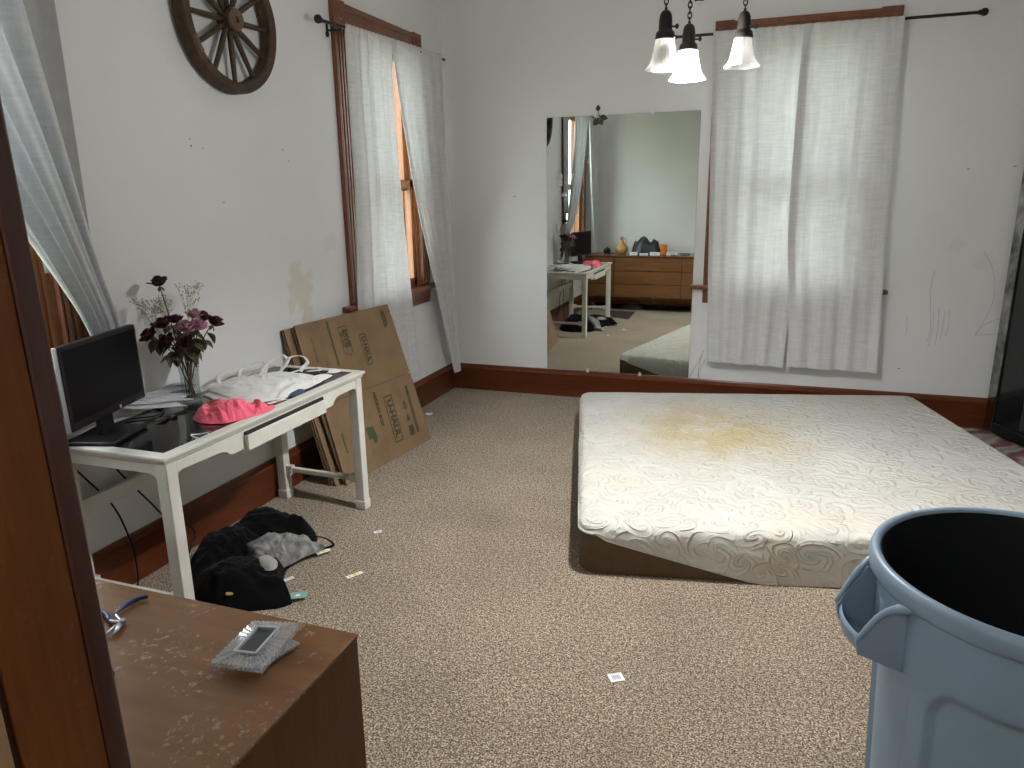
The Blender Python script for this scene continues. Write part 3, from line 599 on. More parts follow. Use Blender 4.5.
# ------------------------------------------------------------------ mattress
def build_mattress():
    ang = math.radians(14.0); FL = Vector((1.635, -2.495, 0)); ux = Vector((cos(ang), sin(ang), 0)); vy = Vector((-sin(ang), cos(ang), 0))
    LX, LY, HH = 2.04, 1.96, .212
    root = thing('mattress', 'bare stained white quilted mattress lying on the carpet', 'mattress', FL); root.rotation_euler = (0, 0, ang)
    def rrect(inset, n_c=7, rad=.07):
        r = max(rad-inset, .004); x0, y0, x1, y1 = inset, inset, LX-inset, LY-inset; pts = []
        edges = [((x0+r, y0+r), PI, (x1-r, y0+r)), ((x1-r, y0+r), 1.5*PI, (x1-r, y1-r)), ((x1-r, y1-r), 0, (x0+r, y1-r)), ((x0+r, y1-r), .5*PI, (x0+r, y0+r))]
        NS = 46
        for (c, a0, c2) in edges:
            for k in range(n_c): t = a0+.5*PI*k/(n_c-1); pts.append((c[0]+r*cos(t), c[1]+r*sin(t)))
            e = (c[0]+r*cos(a0+.5*PI), c[1]+r*sin(a0+.5*PI)); e2 = (c2[0]+r*cos(a0+.5*PI), c2[1]+r*sin(a0+.5*PI))
            for k in range(1, NS): pts.append((e[0]+(e2[0]-e[0])*k/NS, e[1]+(e2[1]-e[1])*k/NS))
        return pts
    def local(mb, name, m, **kw):
        me_root = root; o = mb.build(name, m, None, **kw); o.parent = me_root; return o
    # brown base
    b = MB(); rings = [(.012, 0.0), (.004, .012), (.004, .19), (.03, .195)]; n = len(rrect(0))
    for ins, z in rings: b.v += [(x, y, z) for x, y in rrect(ins)]
    for i in range(len(rings)-1): b.f += [(i*n+k, i*n+(k+1)%n, (i+1)*n+(k+1)%n, (i+1)*n+k) for k in range(n)]
    b.f += [tuple(range(n))[::-1], tuple(range((len(rings)-1)*n, len(rings)*n))]
    def bow(mb):
        mb.v = [(x, y-.045*sin(PI*min(1, max(0, x/LX)))**.8*max(0, 1-y/.5)**2, z) for x, y, z in mb.v]
    bow(b); local(b, 'base_panel', M['matt_base'], smooth='auto')
    # cover
    def zlow(x, y):
        if y < .03 or y > LY-.03:      # the two long sides: cover pulled up in a slant at the left corner
            w = .66 if y < .03 else .70
            return .004+.168*max(0, min(1, 1-(x-.01)/w))
        if x < .03: return .172+.004*sin(9*y)
        if x < .075: return None
        return .004
    c = MB(); P0 = rrect(0)
    zl = []
    for x, y in P0:
        if x < .072 and (y < .072 or y > LY-.072): zl.append(.170)
        else:
            q = zlow(x if x > .001 else 0, y); zl.append(q if q is not None else .17)
    NV = 9
    for j in range(NV):
        t = j/(NV-1)
        for (x, y), z0 in zip(P0, zl):
            zz = z0+(HH-.035-z0)*t
            bul = .004*sin(PI*t)+.0025*mnoise.noise((x*6, y*6, zz*14))
            dx, dy = x-LX/2, y-LY/2; L = math.hypot(dx, dy)
            c.v.append((x+bul*dx/L, y+bul*dy/L, zz))
    for k in range(1, 7):
        a = .5*PI*k/6; ins = .035*(1-cos(a))
        for x, y in rrect(ins): c.v.append((x, y, HH-.035+.035*sin(a)+.002*mnoise.noise((x*7, y*7, 3))))
    inner = [.06, .10, .16, .24, .34, .46, .60, .75, .9, .97]
    for ins in inner:
        for x, y in rrect(ins, rad=.07+ins*.0): c.v.append((x, y, HH+.004*mnoise.noise((x*3, y*3, 1.7))+.003*mnoise.noise((x*9, y*9, .7))))
    nr = len(c.v)//n
    for i in range(nr-1): c.f += [(i*n+k, i*n+(k+1)%n, (i+1)*n+(k+1)%n, (i+1)*n+k) for k in range(n)]
    c.f.append(tuple(range((nr-1)*n, nr*n)))
    bow(c); local(c, 'quilted_cover', M['ticking'], smooth=True)
    # seam piping where the cover ends
    pts = [(x, y, z) for (x, y), z in zip(P0, zl)]
    pp = MB(); k0 = 0
    pp.tube([pts[i] for i in range(0, n, 1)]+[pts[0]], .0035, 6, cap=False); bow(pp); local(pp, 'cover_seam', M['ticking'], smooth=True)
build_mattress()

# ------------------------------------------------------------------ trash can
def build_can():
    c = Vector((2.796, -3.502, 0)); RT, RB, HT = .291, .248, .742
    root = thing('trash_can', 'large grey-blue plastic trash can standing open on the carpet', 'trash can', c)
    n = 288
    hang = math.radians(192)
    def sm(a, b, x): t = max(0, min(1, (x-a)/(b-a))); return t*t*(3-2*t)
    def rad(th, z):
        r = RB+(RT-.012-RB)*(z/HT)
        # tall recessed panels with rounded tops round the lower body
        k = ((th-hang-math.radians(26))/(2*PI/6)) % 1.0
        x = abs(k-.5)*2                      # 0 at the middle of a panel, 1 at its rib
        ztop = .560-.055*max(0, (x-.55)/.30)**2
        p = (1-sm(.80, .86, x))*(1-sm(ztop-.012, ztop+.012, z))*sm(.05, .075, z)
        return r-.015*p
    zs = [0, .02, .05, .06, .075, .12, .2, .3, .38, .44, .46, .475, .485, .495, .505, .515, .525, .535, .545, .553, .56, .567, .575, .59, .62, .65, .70]
    b = MB()
    for z in zs:
        for k in range(n): th = 2*PI*k/n; r = rad(th, z); b.v.append((c.x+r*cos(th), c.y+r*sin(th), z+.002))
    m = len(zs)
    b.f = [(i*n+k, i*n+(k+1)%n, (i+1)*n+(k+1)%n, (i+1)*n+k) for i in range(m-1) for k in range(n)]
    b.f.append(tuple(range(n))[::-1])
    body = b.build('body', M['can'], root, smooth=True)
    MB().lathe([(RT-.020, .694), (RT-.003, .698), (RT+.003, .706), (RT+.0035, .728), (RT+.001, .738), (RT-.006, .742), (RT-.014, .740), (RT-.019, .732), (RT-.021, .70)], c, 120).build('rim', M['can'], root, smooth=True)
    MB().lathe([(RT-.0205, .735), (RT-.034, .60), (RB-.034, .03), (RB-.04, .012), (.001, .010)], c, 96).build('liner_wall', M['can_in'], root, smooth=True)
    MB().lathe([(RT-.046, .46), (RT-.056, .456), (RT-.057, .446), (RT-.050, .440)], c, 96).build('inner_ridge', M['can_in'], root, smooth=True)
    for base in (hang, hang+PI):
        hb = MB(); half = math.radians(16.5)
        def pt(r, th, z): return Vector((c.x+r*cos(th), c.y+r*sin(th), z))
        prof = [(RT-.016, .692), (RT-.002, .690), (RT+.054, .608), (RT+.048, .576), (RT-.020, .553)]
        ww = .010
        for sgn in (-1, 1):
            th = base+half*sgn; d = Vector((-sin(base), cos(base), 0))*(-sgn*ww)
            # webs run straight out, parallel to the middle of the handle
            rdir = Vector((cos(base), sin(base), 0)); o0 = pt(0, 0, 0)-Vector((0,0,0)); tang = Vector((-sin(base), cos(base), 0))*sgn*(RT*sin(half))
            shift = RT-RT*cos(half)
            poly = [Vector((c.x, c.y, 0))+rdir*(r-shift*(1 if i in (0, 4) else .15))+tang*(1 if r < RT+.02 else .80)+Vector((0,0,z)) for i, (r, z) in enumerate(prof)]
            hb.prism(poly, d)
        # outer grip wall and floor of the pocket, curved between the webs
        def grip(u, v):
            th = (u-.5)*2; rdir = Vector((cos(base), sin(base), 0)); tg = Vector((-sin(base), cos(base), 0))
            path = [(RT+.052, .612), (RT+.057, .604), (RT+.053, .582), (RT+.046, .574), (RT+.01, .564), (RT-.024, .553)]
            r, z = cr(path, v); w = RT*sin(half)*(.80+.20*max(0, min(1, (RT+.05-r)/.06)))
            return Vector((c.x, c.y, 0))+rdir*(r-.014*th*th)+tg*w*th+Vector((0,0,z))
        hb.grid(grip, 18, 14)
        h_ = hb.build('handle', M['can'], root, smooth='auto', solid=0)
        # flared gussets joining web and rim
        for sgn in (-1, 1):
            gs = MB(); rdir = Vector((cos(base), sin(base), 0)); tg = Vector((-sin(base), cos(base), 0))*sgn; o = Vector((c.x, c.y, 0))
            gs.tube(spl([tuple(o+rdir*(RT*.90)+tg*(RT*.365)+Vector((0,0,.700))), tuple(o+rdir*(RT*.965)+tg*(RT*.305)+Vector((0,0,.692))), tuple(o+rdir*(RT+.018)+tg*(RT*.262)+Vector((0,0,.668))), tuple(o+rdir*(RT+.051)+tg*(RT*.236)+Vector((0,0,.610)))], 14), [.004,.007,.0095,.0105,.010,.009,.008,.0075,.007,.0065,.006,.0055,.005,.0048], 10)
            gs.build('gusset', M['can'], h_, smooth=True)
        rdir = Vector((cos(base), sin(base), 0)); o = Vector((c.x, c.y, 0)); tg = Vector((-sin(base), cos(base), 0))
        for q in (-.03, .02): gk = MB(); gk.prism([o+rdir*(RT-.006)+tg*q+Vector((0,0,.562)), o+rdir*(RT+.046)+tg*q+Vector((0,0,.574)), o+rdir*(RT+.048)+tg*q+Vector((0,0,.592))], tg*.005); gk.build('stiffener', M['can'], h_)
build_can()

# ------------------------------------------------------------------ writing desk
DT = .670; dx0, dx1, dy0, dy1 = .024, .535, -3.375, -2.165
dk = thing('writing_desk', 'white painted writing desk with inset black glass top', 'desk', ((dx0+dx1)/2, (dy0+dy1)/2, 0))
t = MB(); rim_in = .042
def ring_prof(prof, name, m, par, closed=True):
    mb = MB(); k = len(prof)
    for ins, z in prof: mb.v += [(dx0+ins, dy0+ins, z), (dx1-ins, dy0+ins, z), (dx1-ins, dy1-ins, z), (dx0+ins, dy1-ins, z)]
    for i in range(k if closed else k-1):
        j = (i+1) % k
        for q in range(4): mb.f.append((i*4+q, i*4+(q+1)%4, j*4+(q+1)%4, j*4+q))
    return mb.build(name, m, par, bevel=.0015)
ring_prof([(.016, DT-.032), (.010, DT-.026), (.008, DT-.016), (0, DT-.012), (0, DT-.002), (.004, DT), (rim_in, DT), (rim_in, DT-.032)], 'top_frame', M['white_paint'], dk)
MB().box((dx0+rim_in, dy0+rim_in, DT-.016), (dx1-rim_in, dy1-rim_in, DT-.0015)).build('glass_top', M['black_glass'], dk)
lw = .046
def leg(x, y): 
    b = MB(); b.prism([(x-lw/2, y-lw/2, 0), (x+lw/2, y-lw/2, 0), (x+lw/2, y+lw/2, 0), (x-lw/2, y+lw/2, 0)], (0, 0, .645))
    b.box((x-lw/2-.004, y-lw/2-.004, 0), (x+lw/2+.004, y+lw/2+.004, .045))
    b.build('leg', M['white_paint'], dk, bevel=.004)
lx0, lx1, ly0, ly1 = dx0+.014+lw/2, dx1-.012-lw/2, dy0+.014+lw/2, dy1-.018-lw/2
for x in (lx0, lx1):
    for y in (ly0, ly1): leg(x, y)
# shaped front and back aprons: shallow at the legs, stepping down to the drawer section
for xa, nm in ((lx1+.008, 'front_apron'), (lx0-.02, 'back_apron')):
    ya, yb = ly0+lw/2, ly1-lw/2; zt = DT-.032
    pr = [(ya, zt), (yb, zt), (yb, .585), (yb-.006, .597), (yb-.022, .604), (yb-.14, .604), (yb-.165, .600), (yb-.18, .588), (yb-.19, .576), (yb-.21, .572)]
    pr += [(-3.06+.0, .572), (-3.075, .578), (-3.085, .588), (-3.10, .594), (-3.115, .597), (ya+.022, .604), (ya+.006, .597), (ya, .585)]
    MB().prism([(xa, y, z) for y, z in pr], (.013, 0, 0)).build(nm, M['white_paint'], dk, bevel=.002)
for y in (ly0, ly1):
    sgn = -1 if y == ly0 else 1; ya = y+sgn*.006
    xa, xb = lx0+lw/2, lx1-lw/2; zt = DT-.032
    MB().prism([(x, ya, z) for x, z in [(xa, zt), (xb, zt), (xb, .575), (xb-.008, .595), (xb-.03, .603), (xa+.03, .603), (xa+.008, .595), (xa, .575)]], (0, .013*sgn, 0)).build('end_apron', M['white_paint'], dk, bevel=.002)
    MB().box((xa-.002, y-.012, .138), (xb+.002, y+.012, .162)).box((xa, y-.014, .128), (xa+.035, y+.014, .172)).box((xb-.035, y-.014, .128), (xb, y+.014, .172)).build('stretcher', M['white_paint'], dk, bevel=.003)
MB().box((lx0-.012, ly0+lw/2, .385), (lx0+.010, ly1-lw/2, .440)).build('back_rail', M['white_paint'], dk, bevel=.003)
dw = MB(); dw.box((lx1+.0225, -2.995, .566), (lx1+.040, -2.50, .622)); dr = dw.build('drawer', M['white_paint'], dk, bevel=.003)
MB().box((lx1+.0215, -2.992, .618), (lx1+.031, -2.503, .634)).build('drawer_gap', M['dark'], dr)
MB().box((lx0+.05, -2.98, .575), (lx1+.0215, -2.515, .60)).build('drawer_box', M['white_paint'], dr)

# ------------------------------------------------------------------ monitor
def build_monitor():
    Lp = Vector((.268, -3.452, 0)); Rp = Vector((.150, -3.050, 0)); e = (Rp-Lp); W = e.length; e.normalize(); n = Vector((e.y*-1, e.x, 0)); n = Vector((-e.y, e.x, 0))
    if n.x < 0: n = -n
    mid = (Lp+Rp)/2; z0, z1 = .752, 1.020
    up = Vector((0, 0, 1)); nt_ = (n+up*.015).normalized(); upv = (up-nt_*up.dot(nt_)).normalized()
    base_c = Vector((mid.x-.05*n.x, mid.y-.05*n.y+.025, DT))
    root = thing('computer_monitor', 'small black computer monitor, dark, on the near end of the desk', 'monitor', base_c)
    o = Lp+up*z0
    MB().obox(o-nt_*.022, e*W, upv*(z1-z0), nt_*.022).build('housing', M['black_plastic'], root, bevel=.004)
    MB().obox(o+e*.014+upv*.026-nt_*.001, e*(W-.028), upv*(z1-z0-.040), nt_*.0018).build('screen', M['screen'], root)
    MB().obox(o-e*.0025-nt_*.018, e*.003, upv*(z1-z0), nt_*.014).build('side_trim', M['silver'], root, bevel=.001)
    MB().obox(o+e*.03-nt_*.05+upv*.05, e*(W-.06), upv*(z1-z0-.10), nt_*.03).build('rear_cover', M['black_plastic'], root, bevel=.012)
    lg = MB(); cc = o+e*(W*.62)+upv*.0115+nt_*.0006; pts = [cc+(e*cos(q)+upv*sin(q))*.006 for q in [2*PI*k/20 for k in range(20)]]; lg.prism(pts, nt_*.0008); lg.build('badge', M['silver'], root)
    nb = mid-n*.03; MB().obox(nb+up*(DT+.012)-e*.035-n*.012, e*.07, up*.115, n*.022).build('neck', M['black_plastic'], root, bevel=.005)
    MB().obox(nb+up*(DT+.0005)-e*.105-n*.085, e*.21, up*.014, n*.17).build('stand_base', M['black_plastic'], root, bevel=.005)
    bt = MB()
    for k in range(4): bt.obox(o+e*(W-.06+k*.011)+upv*.006+nt_*.0002, e*.006, upv*.002, nt_*.0008)
    bt.build('buttons', M['steel'], root)
build_monitor()

# ------------------------------------------------------------------ vase and dried flowers
vx, vy_ = .135, -2.815
vs = thing('glass_vase', 'clear glass vase holding wilted roses on the desk', 'vase', (vx, vy_, DT))
MB().lathe([(.001, .002), (.034, .002), (.038, .008), (.036, .03), (.034, .06), (.035, .10), (.039, .14), (.045, .175), (.048, .190), (.046, .190), (.043, .175), (.037, .14), (.033, .10), (.032, .06), (.034, .03), (.032, .014), (.001, .012)], (vx, vy_, DT), 36, rib=lambda th: 1+.02*cos(10*th)).build('glass_body', M['vase_glass'], vs, smooth=True)
def rose(label, head, base, r, mt, leaves=2, group='wilted roses in the vase', open_=1.0, seed=1):
    r *= 1.28 if leaves else 1.1; leaves = leaves*2; head = (head[0], head[1], head[2]-(.012 if leaves else 0))
    rr = random.Random(seed); Hd, Bs = Vector(head), Vector(base)
    root = thing('dried_rose', label, 'flower', Bs, group)
    midp = Vector((vx+(Hd.x-vx)*.35, vy_+(Hd.y-vy_)*.35, DT+.19))
    pts = spl([tuple(Bs), tuple(Bs.lerp(midp, .5)), tuple(midp), tuple(midp.lerp(Hd, .6)+Vector((0,0,.012))), tuple(Hd)], 20)
    MB().tube(pts, .0022, 6).build('stem', M['dry_stem'], root, smooth=True)
    ax = (Hd-midp).normalized(); a = Vector((1,0,0)); u = (a-ax*a.dot(ax)).normalized(); w = ax.cross(u)
    b = MB()
    for ring, (cnt, rad, tilt, ht) in enumerate(((3, .30, .2, .9), (4, .55, .45, .85), (5, .85, .85*open_, .7))):
        for k in range(cnt):
            th = 2*PI*k/cnt+ring*.7+rr.uniform(-.25, .25); rd = u*cos(th)+w*sin(th); tg = ax.cross(rd)
            hh = r*1.25*ht*rr.uniform(.85, 1.15); wd = r*.62*rr.uniform(.8, 1.1)
            def fn(p, v, rd=rd, tg=tg, hh=hh, wd=wd, rad=rad, tilt=tilt, q=rr.uniform(-.3, .3)):
                x = (p-.5)*2; prof = sin(PI*min(.97, .12+.8*v))**.6
                out = rad*r*(.35+.65*sin(v*1.5))+tilt*r*.5*v*v*v
                return Hd-ax*r*.25+rd*(out-.28*r*x*x*(1-.4*tilt))+tg*x*wd*prof+ax*(hh*v-.12*r*tilt*v*v*2+q*.2*r*x*v)
            b.grid(fn, 6, 7)
    b.build('bloom', mt, root, smooth=True, solid=.0008)
    sp = MB()
    for k in range(5):
        th = 2*PI*k/5; rd = u*cos(th)+w*sin(th); sp.v += []; 
        l = leaf_mesh(Hd-ax*r*.3, rd*.6-ax*.5, ax, r*.8, r*.16); sp.add(l.v, l.f)
    sp.build('calyx', M['dry_leaf'], root, smooth=True)
    for k in range(leaves):
        tpt = Vector(pts[rr.randint(10, 16)]); th = rr.uniform(0, 2*PI); d = Vector((cos(th), sin(th), rr.uniform(-1.1, -.2)))
        leaf_mesh(tpt, d, (0,0,1), rr.uniform(.045, .070), rr.uniform(.014, .020), .5).build('leaf', M['dry_leaf'], root, smooth=True, solid=.0006)
bz = DT+.016
rose('single tall black rose standing above the bouquet', (.105, -2.875, 1.142), (vx-.01, vy_-.012, bz), .030, M['dark_rose'], 0, seed=3)
RS = [((.12, -2.965, .972), .024, 0, 'burgundy rose at the far left of the bouquet'), ((.16, -2.93, .945), .023, 0, 'low burgundy rose beside the monitor corner'),
      ((.13, -2.905, 1.003), .026, 0, 'upright burgundy rose under the tall black one'), ((.20, -2.87, .985), .026, 1, 'faded pink rose at the front left of the bouquet'),
      ((.21, -2.82, .985), .027, 1, 'palest pink rose at the front of the bouquet'), ((.15, -2.765, 1.015), .025, 1, 'pink rose at the top right of the bouquet'),
      ((.14, -2.715, .998), .026, 0, 'burgundy rose at the upper right of the bouquet'), ((.17, -2.685, .975), .026, 0, 'burgundy rose drooping at the far right of the bouquet'),
      ((.22, -2.90, .935), .022, 0, 'small dark rose hanging low at the front'), ((.09, -2.80, 1.00), .024, 0, 'burgundy rose at the back, nearest the wall')]
for i, (h, r, c, lb) in enumerate(RS):
    th = 2*PI*i/len(RS); rose(lb, h, (vx+.016*cos(th), vy_+.016*sin(th), bz), r, M['rose_pink'] if c else M['rose'], 3, seed=20+i)
def breath(label, top, spread, seed):
    rr = random.Random(seed); T = Vector(top); root = thing('dried_filler_spray', label, 'flower', (vx+.006*rr.uniform(-1,1), vy_+.006*rr.uniform(-1,1), bz), 'dried cream sprays in the vase')
    b = MB(); f = MB(); m0 = Vector((vx+(T.x-vx)*.4, vy_+(T.y-vy_)*.4, DT+.22)); b.tube(spl([tuple(root.location), tuple(m0), tuple(m0.lerp(T, .55))], 10), .0013, 5); J = m0.lerp(T, .55)
    for k in range(16):
        d = Vector((rr.uniform(-1,1), rr.uniform(-1,1), rr.uniform(-.7,1)))*spread; e = T+d; q = J.lerp(e, .5)+Vector((0,0,.012*rr.uniform(-1,1)))
        b.tube(spl([tuple(J), tuple(q), tuple(e)], 6), .0006, 4)
        for _ in range(6):
            g = e+Vector((rr.uniform(-1,1), rr.uniform(-1,1), rr.uniform(-1,1)))*.013; b.tube([tuple(q.lerp(e,.7)), tuple(g)], .0004, 4); f.ball(g, .0023*rr.uniform(.7,1.3), 6, 4)
    b.build('twigs', M['straw'], root); x = f.build('blossoms', M['breath'], root, smooth=True); x['kind'] = 'stuff'
breath('cream dried filler spray at the left of the bouquet', (.10, -2.955, 1.055), .035, 5)
breath('full cream dried filler spray at the right of the bouquet', (.10, -2.735, 1.075), .048, 6)
breath('thin cream dried filler spray behind the middle of the bouquet', (.07, -2.84, 1.05), .035, 8)

# ------------------------------------------------------------------ cloth heaps
def heap(name, label, cat, outline, hfun, z0, m, seed, fold=.02, fs=9, group=None, nr=26, na=96, parent=None, jag=.02, aniso=0.0, cuts=3, sq=.45):
    pts = spl([(*q,) for q in outline+[outline[0]]], na+1)[:-1]; cxx = sum(q[0] for q in pts)/na; cyy = sum(q[1] for q in pts)/na
    rr = random.Random(seed); so = rr.uniform(0, 50); b = MB()
    rings = [i/(nr-1) for i in range(nr)]
    def P(k, t):
        x, y = pts[k]; f = 1-t
        j = 1+jag*mnoise.noise((x*22, y*22, so))
        X, Y = cxx+(x-cxx)*f*j, cyy+(y-cyy)*f*j
        wf = fs*.55; wx = X+.8/fs*mnoise.noise((X*wf, Y*wf, so)); wy = Y+.8/fs*mnoise.noise((X*wf, Y*wf, so+9))
        c, s = cos(aniso), sin(aniso); ax, ay = (wx*c+wy*s)*fs, (-wx*s+wy*c)*fs*sq
        rid = 0
        for o_ in range(cuts): rid += (1-2*abs(mnoise.noise((ax*2**o_, ay*2**o_, so+o_*3))))*.55**o_
        edge = min(1, (t/.22))**.6 if t < .22 else 1
        zz = z0+hfun(X, Y, t)*edge+fold*rid*edge*.6
        return (X, Y, max(z0+.002+.004*edge, zz))
    for t in rings: b.v += [P(k, t) for k in range(na)]
    b.v += [(x, y, z0+.0008) for x, y, z in b.v[:na]]
    for i in range(nr-1): b.f += [(i*na+k, i*na+(k+1)%na, (i+1)*na+(k+1)%na, (i+1)*na+k) for k in range(na)]
    L = nr*na; b.f += [(k, (k+1)%na, L+(k+1)%na, L+k) for k in range(na)]; b.f.append(tuple(range(L, L+na)))
    o = b.build(name, m, parent, smooth=True)
    if label: tag(o, label, cat, group)
    return o
dome = lambda h: (lambda x, y, t: h*(1-(1-t)**2.2))
heap('pink_garment', 'crumpled bright pink garment on the front edge of the desk', 'clothing', [(.30,-3.00),(.38,-3.045),(.46,-3.03),(.50,-2.97),(.515,-2.91),(.525,-2.84),(.505,-2.785),(.46,-2.80),(.41,-2.83),(.34,-2.84),(.28,-2.91)], lambda x, y, t: (.014+.026/(1+math.exp((y+2.90)*45)))*(1-(1-t)**1.6), DT, M['pink'], 4, .032, 16, aniso=.9, nr=70, na=240, jag=.05, cuts=3, sq=.6)
# folded white garment with loop straps
wg = thing('white_garment', 'folded white garment with loose loop straps on the desk', 'clothing', (.27, -2.55, DT))
for i, (z0, h, ol) in enumerate(((DT, .012, [(.12,-2.74),(.30,-2.80),(.45,-2.72),(.47,-2.52),(.44,-2.36),(.30,-2.34),(.14,-2.44),(.10,-2.58)]), (DT+.013, .014, [(.11,-2.70),(.27,-2.76),(.41,-2.68),(.43,-2.50),(.40,-2.37),(.28,-2.36),(.15,-2.46),(.09,-2.58)]))):
    heap('folded_layer', None, None, ol, (lambda h: (lambda x, y, t: h*(1-(1-t)**5)))(h), z0, M['white_cotton'], 40+i, .014, 14, parent=wg, jag=.03, aniso=1.1)
def strap(pts, par, w=.0085, nm='strap', m=None):
    return MB().tube(spl(pts, 40), w, 8, flat=.22).build(nm, m or M['white_cotton'], par, smooth=True)
zs_ = DT+.03
strap([(.15,-2.55,zs_),(.09,-2.47,zs_+.014),(.08,-2.40,zs_+.012),(.10,-2.33,zs_+.022),(.15,-2.37,zs_+.008),(.20,-2.45,zs_)], wg)
strap([(.20,-2.48,zs_),(.15,-2.38,zs_+.018),(.13,-2.29,zs_+.026),(.15,-2.24,zs_+.034),(.19,-2.27,zs_+.018),(.22,-2.34,zs_+.01),(.26,-2.42,zs_)], wg)
strap([(.26,-2.44,zs_),(.24,-2.35,zs_+.016),(.21,-2.27,zs_+.036),(.235,-2.215,zs_+.030),(.28,-2.24,zs_+.012),(.30,-2.30,zs_+.004),(.33,-2.37,zs_)], wg)
strap([(.30,-2.42,zs_),(.34,-2.33,zs_+.006),(.35,-2.26,zs_-.006),(.31,-2.21,zs_-.020),(.27,-2.21,zs_-.024)], wg)
strap([(.14,-2.66,zs_),(.08,-2.60,zs_+.010),(.065,-2.54,zs_+.014),(.09,-2.48,zs_+.008)], wg)
strap([(.36,-2.36,DT+.030),(.38,-2.30,DT+.022),(.34,-2.24,DT+.010),(.29,-2.20,DT+.006)], wg)
heap('hem_edge', None, None, [(.40,-2.66),(.45,-2.70),(.475,-2.60),(.475,-2.45),(.45,-2.37),(.42,-2.40),(.43,-2.52)], dome(.02), DT+.005, M['white_cotton'], 55, .012, 16, parent=wg)
heap('white_packet', 'slim white packet by the far front corner of the desk', 'packet', [(.40,-2.50),(.45,-2.46),(.455,-2.36),(.44,-2.29),(.40,-2.30),(.385,-2.40)], dome(.016), DT, M['white_plastic'], 61, .005, 10)
heap('tissue_scrap', 'scrap of white tissue at the far corner of the desk', 'paper', [(.395,-2.265),(.43,-2.255),(.435,-2.215),(.405,-2.20),(.385,-2.225)], dome(.008), DT, M['paper'], 62, .006, 18)
heap('blue_cloth_tag', 'small dark blue cloth patch beside the white garment', 'cloth', [(.445,-2.655),(.485,-2.645),(.495,-2.585),(.475,-2.545),(.445,-2.56)], dome(.010), DT, M['navy'], 63, .006, 16)
lt = thing('size_label', 'white size label strip with yellow bar on the desk', 'label', (.468, -2.74, DT), 'printed size labels')
def strip(root, c, ang, L, W, z, parts):
    c = Vector(c); e = Vector((cos(ang), sin(ang), 0)); f = Vector((-sin(ang), cos(ang), 0))
    MB().obox(c-e*L/2-f*W/2+Vector((0,0,z)), e*L, f*W, Vector((0,0,.0012))).build('paper', M['paper'], root)
    for nm, a0, a1, b0, b1, m in parts: MB().obox(c+e*L*(a0-.5)+f*W*(b0-.5)+Vector((0,0,z+.0012)), e*L*(a1-a0), f*W*(b1-b0), Vector((0,0,.0004))).build(nm, m, root)
yb = [('colour_bar', .42, .60, .06, .94, M['yellow']), ('print', .14, .22, .25, .75, M['grey_print']), ('print', .66, .72, .3, .7, M['grey_print'])]
strip(lt, (.468, -2.725, 0), 1.35, .085, .022, DT+.001, yb)
rg_ = MB(); rg_.tube([(.487+.028*cos(q)*(1+.1*sin(2*q)), -3.165+.024*sin(q), DT+.004+.003*sin(q*2)) for q in [2*PI*k/28 for k in range(29)]], .0026, 8, cap=False)
tag(rg_.build('elastic_ring', M['white_cotton'], None, smooth=True), 'white elastic ring lying on the desk front edge', 'hair tie')
dl = thing('fallen_leaf', 'dry olive leaf fallen on the black desk glass', 'leaf', (.20, -3.05, DT))
leaf_mesh((.215,-3.09,DT+.004), (.1,1,.12), (0,0,1), .075, .016, .3).build('blade', M['dry_leaf'], dl, smooth=True, solid=.0006)
leaf_mesh((.24,-3.03,DT+.004), (-.5,.8,.12), (0,0,1), .055, .012, .3).build('blade', M['dry_leaf'], dl, smooth=True, solid=.0006)

# clothes on the floor
def lumps(x, y, t, L=((.27,-2.62,.100,.17),(.24,-2.86,.095,.18),(.43,-3.00,.075,.17),(.41,-2.58,.085,.12),(.58,-3.04,.05,.10))):
    return max(h*math.exp(-((x-a)**2+(y-b)**2)/(2*(r*.75)**2)) for a, b, h, r in L)*1.05+.015
heap('black_garment', 'black garment heaped on the carpet under the desk', 'clothing', [(.145,-2.97),(.11,-2.82),(.115,-2.64),(.19,-2.52),(.33,-2.49),(.45,-2.53),(.50,-2.61),(.50,-2.72),(.53,-2.86),(.62,-2.98),(.69,-3.04),(.62,-3.11),(.48,-3.15),(.32,-3.12),(.20,-3.06)], lumps, .0, M['black_fabric'], 71, .026, 9, aniso=.9, nr=50, na=180, cuts=4, sq=.7)
heap('grey_garment', 'mottled grey garment lying against the black heap', 'clothing', [(.33,-2.89),(.36,-2.79),(.42,-2.72),(.48,-2.66),(.535,-2.625),(.580,-2.65),(.572,-2.70),(.545,-2.76),(.53,-2.83),(.50,-2.90),(.42,-2.93)], lambda x, y, t: (.012+.035*max(0, min(1, (.55-x)/.14)))*(1-(1-t)**2.2)+.045*max(0,min(1,(.56-x)/.14)), .02, M['grey_fabric'], 72, .030, 11, nr=60, na=200, cuts=3, sq=.5, jag=.03, aniso=.9)
heap('grey_pad', 'smooth pale grey bra pad resting on the black heap', 'clothing', [(.455,-2.955),(.45,-2.91),(.48,-2.885),(.53,-2.90),(.565,-2.945),(.56,-2.975),(.51,-2.98)], dome(.025), .078, M['grey_pad'], 73, .004, 8, jag=0)
strap([(.44,-2.66,.075),(.50,-2.63,.05),(.545,-2.60,.035),(.60,-2.62,.02),(.565,-2.66,.015),(.52,-2.70,.02),(.47,-2.72,.05)], bpy.data.objects['grey_garment'], .006, 'black_strap', M['black_fabric'])
gt = heap('gold_print', None, None, [(.465,-3.105),(.485,-3.095),(.50,-3.11),(.488,-3.125),(.47,-3.125)], dome(.006), .045, M['tan_foil'], 74, .003, 20, parent=bpy.data.objects['black_garment'])
def tagcard(label, c, ang, L, W, z, parts, nm='size_label', grp='printed size labels', cat='label'):
    r = thing(nm, label, cat, c, grp); strip(r, c, ang, L, W, z, parts); return r
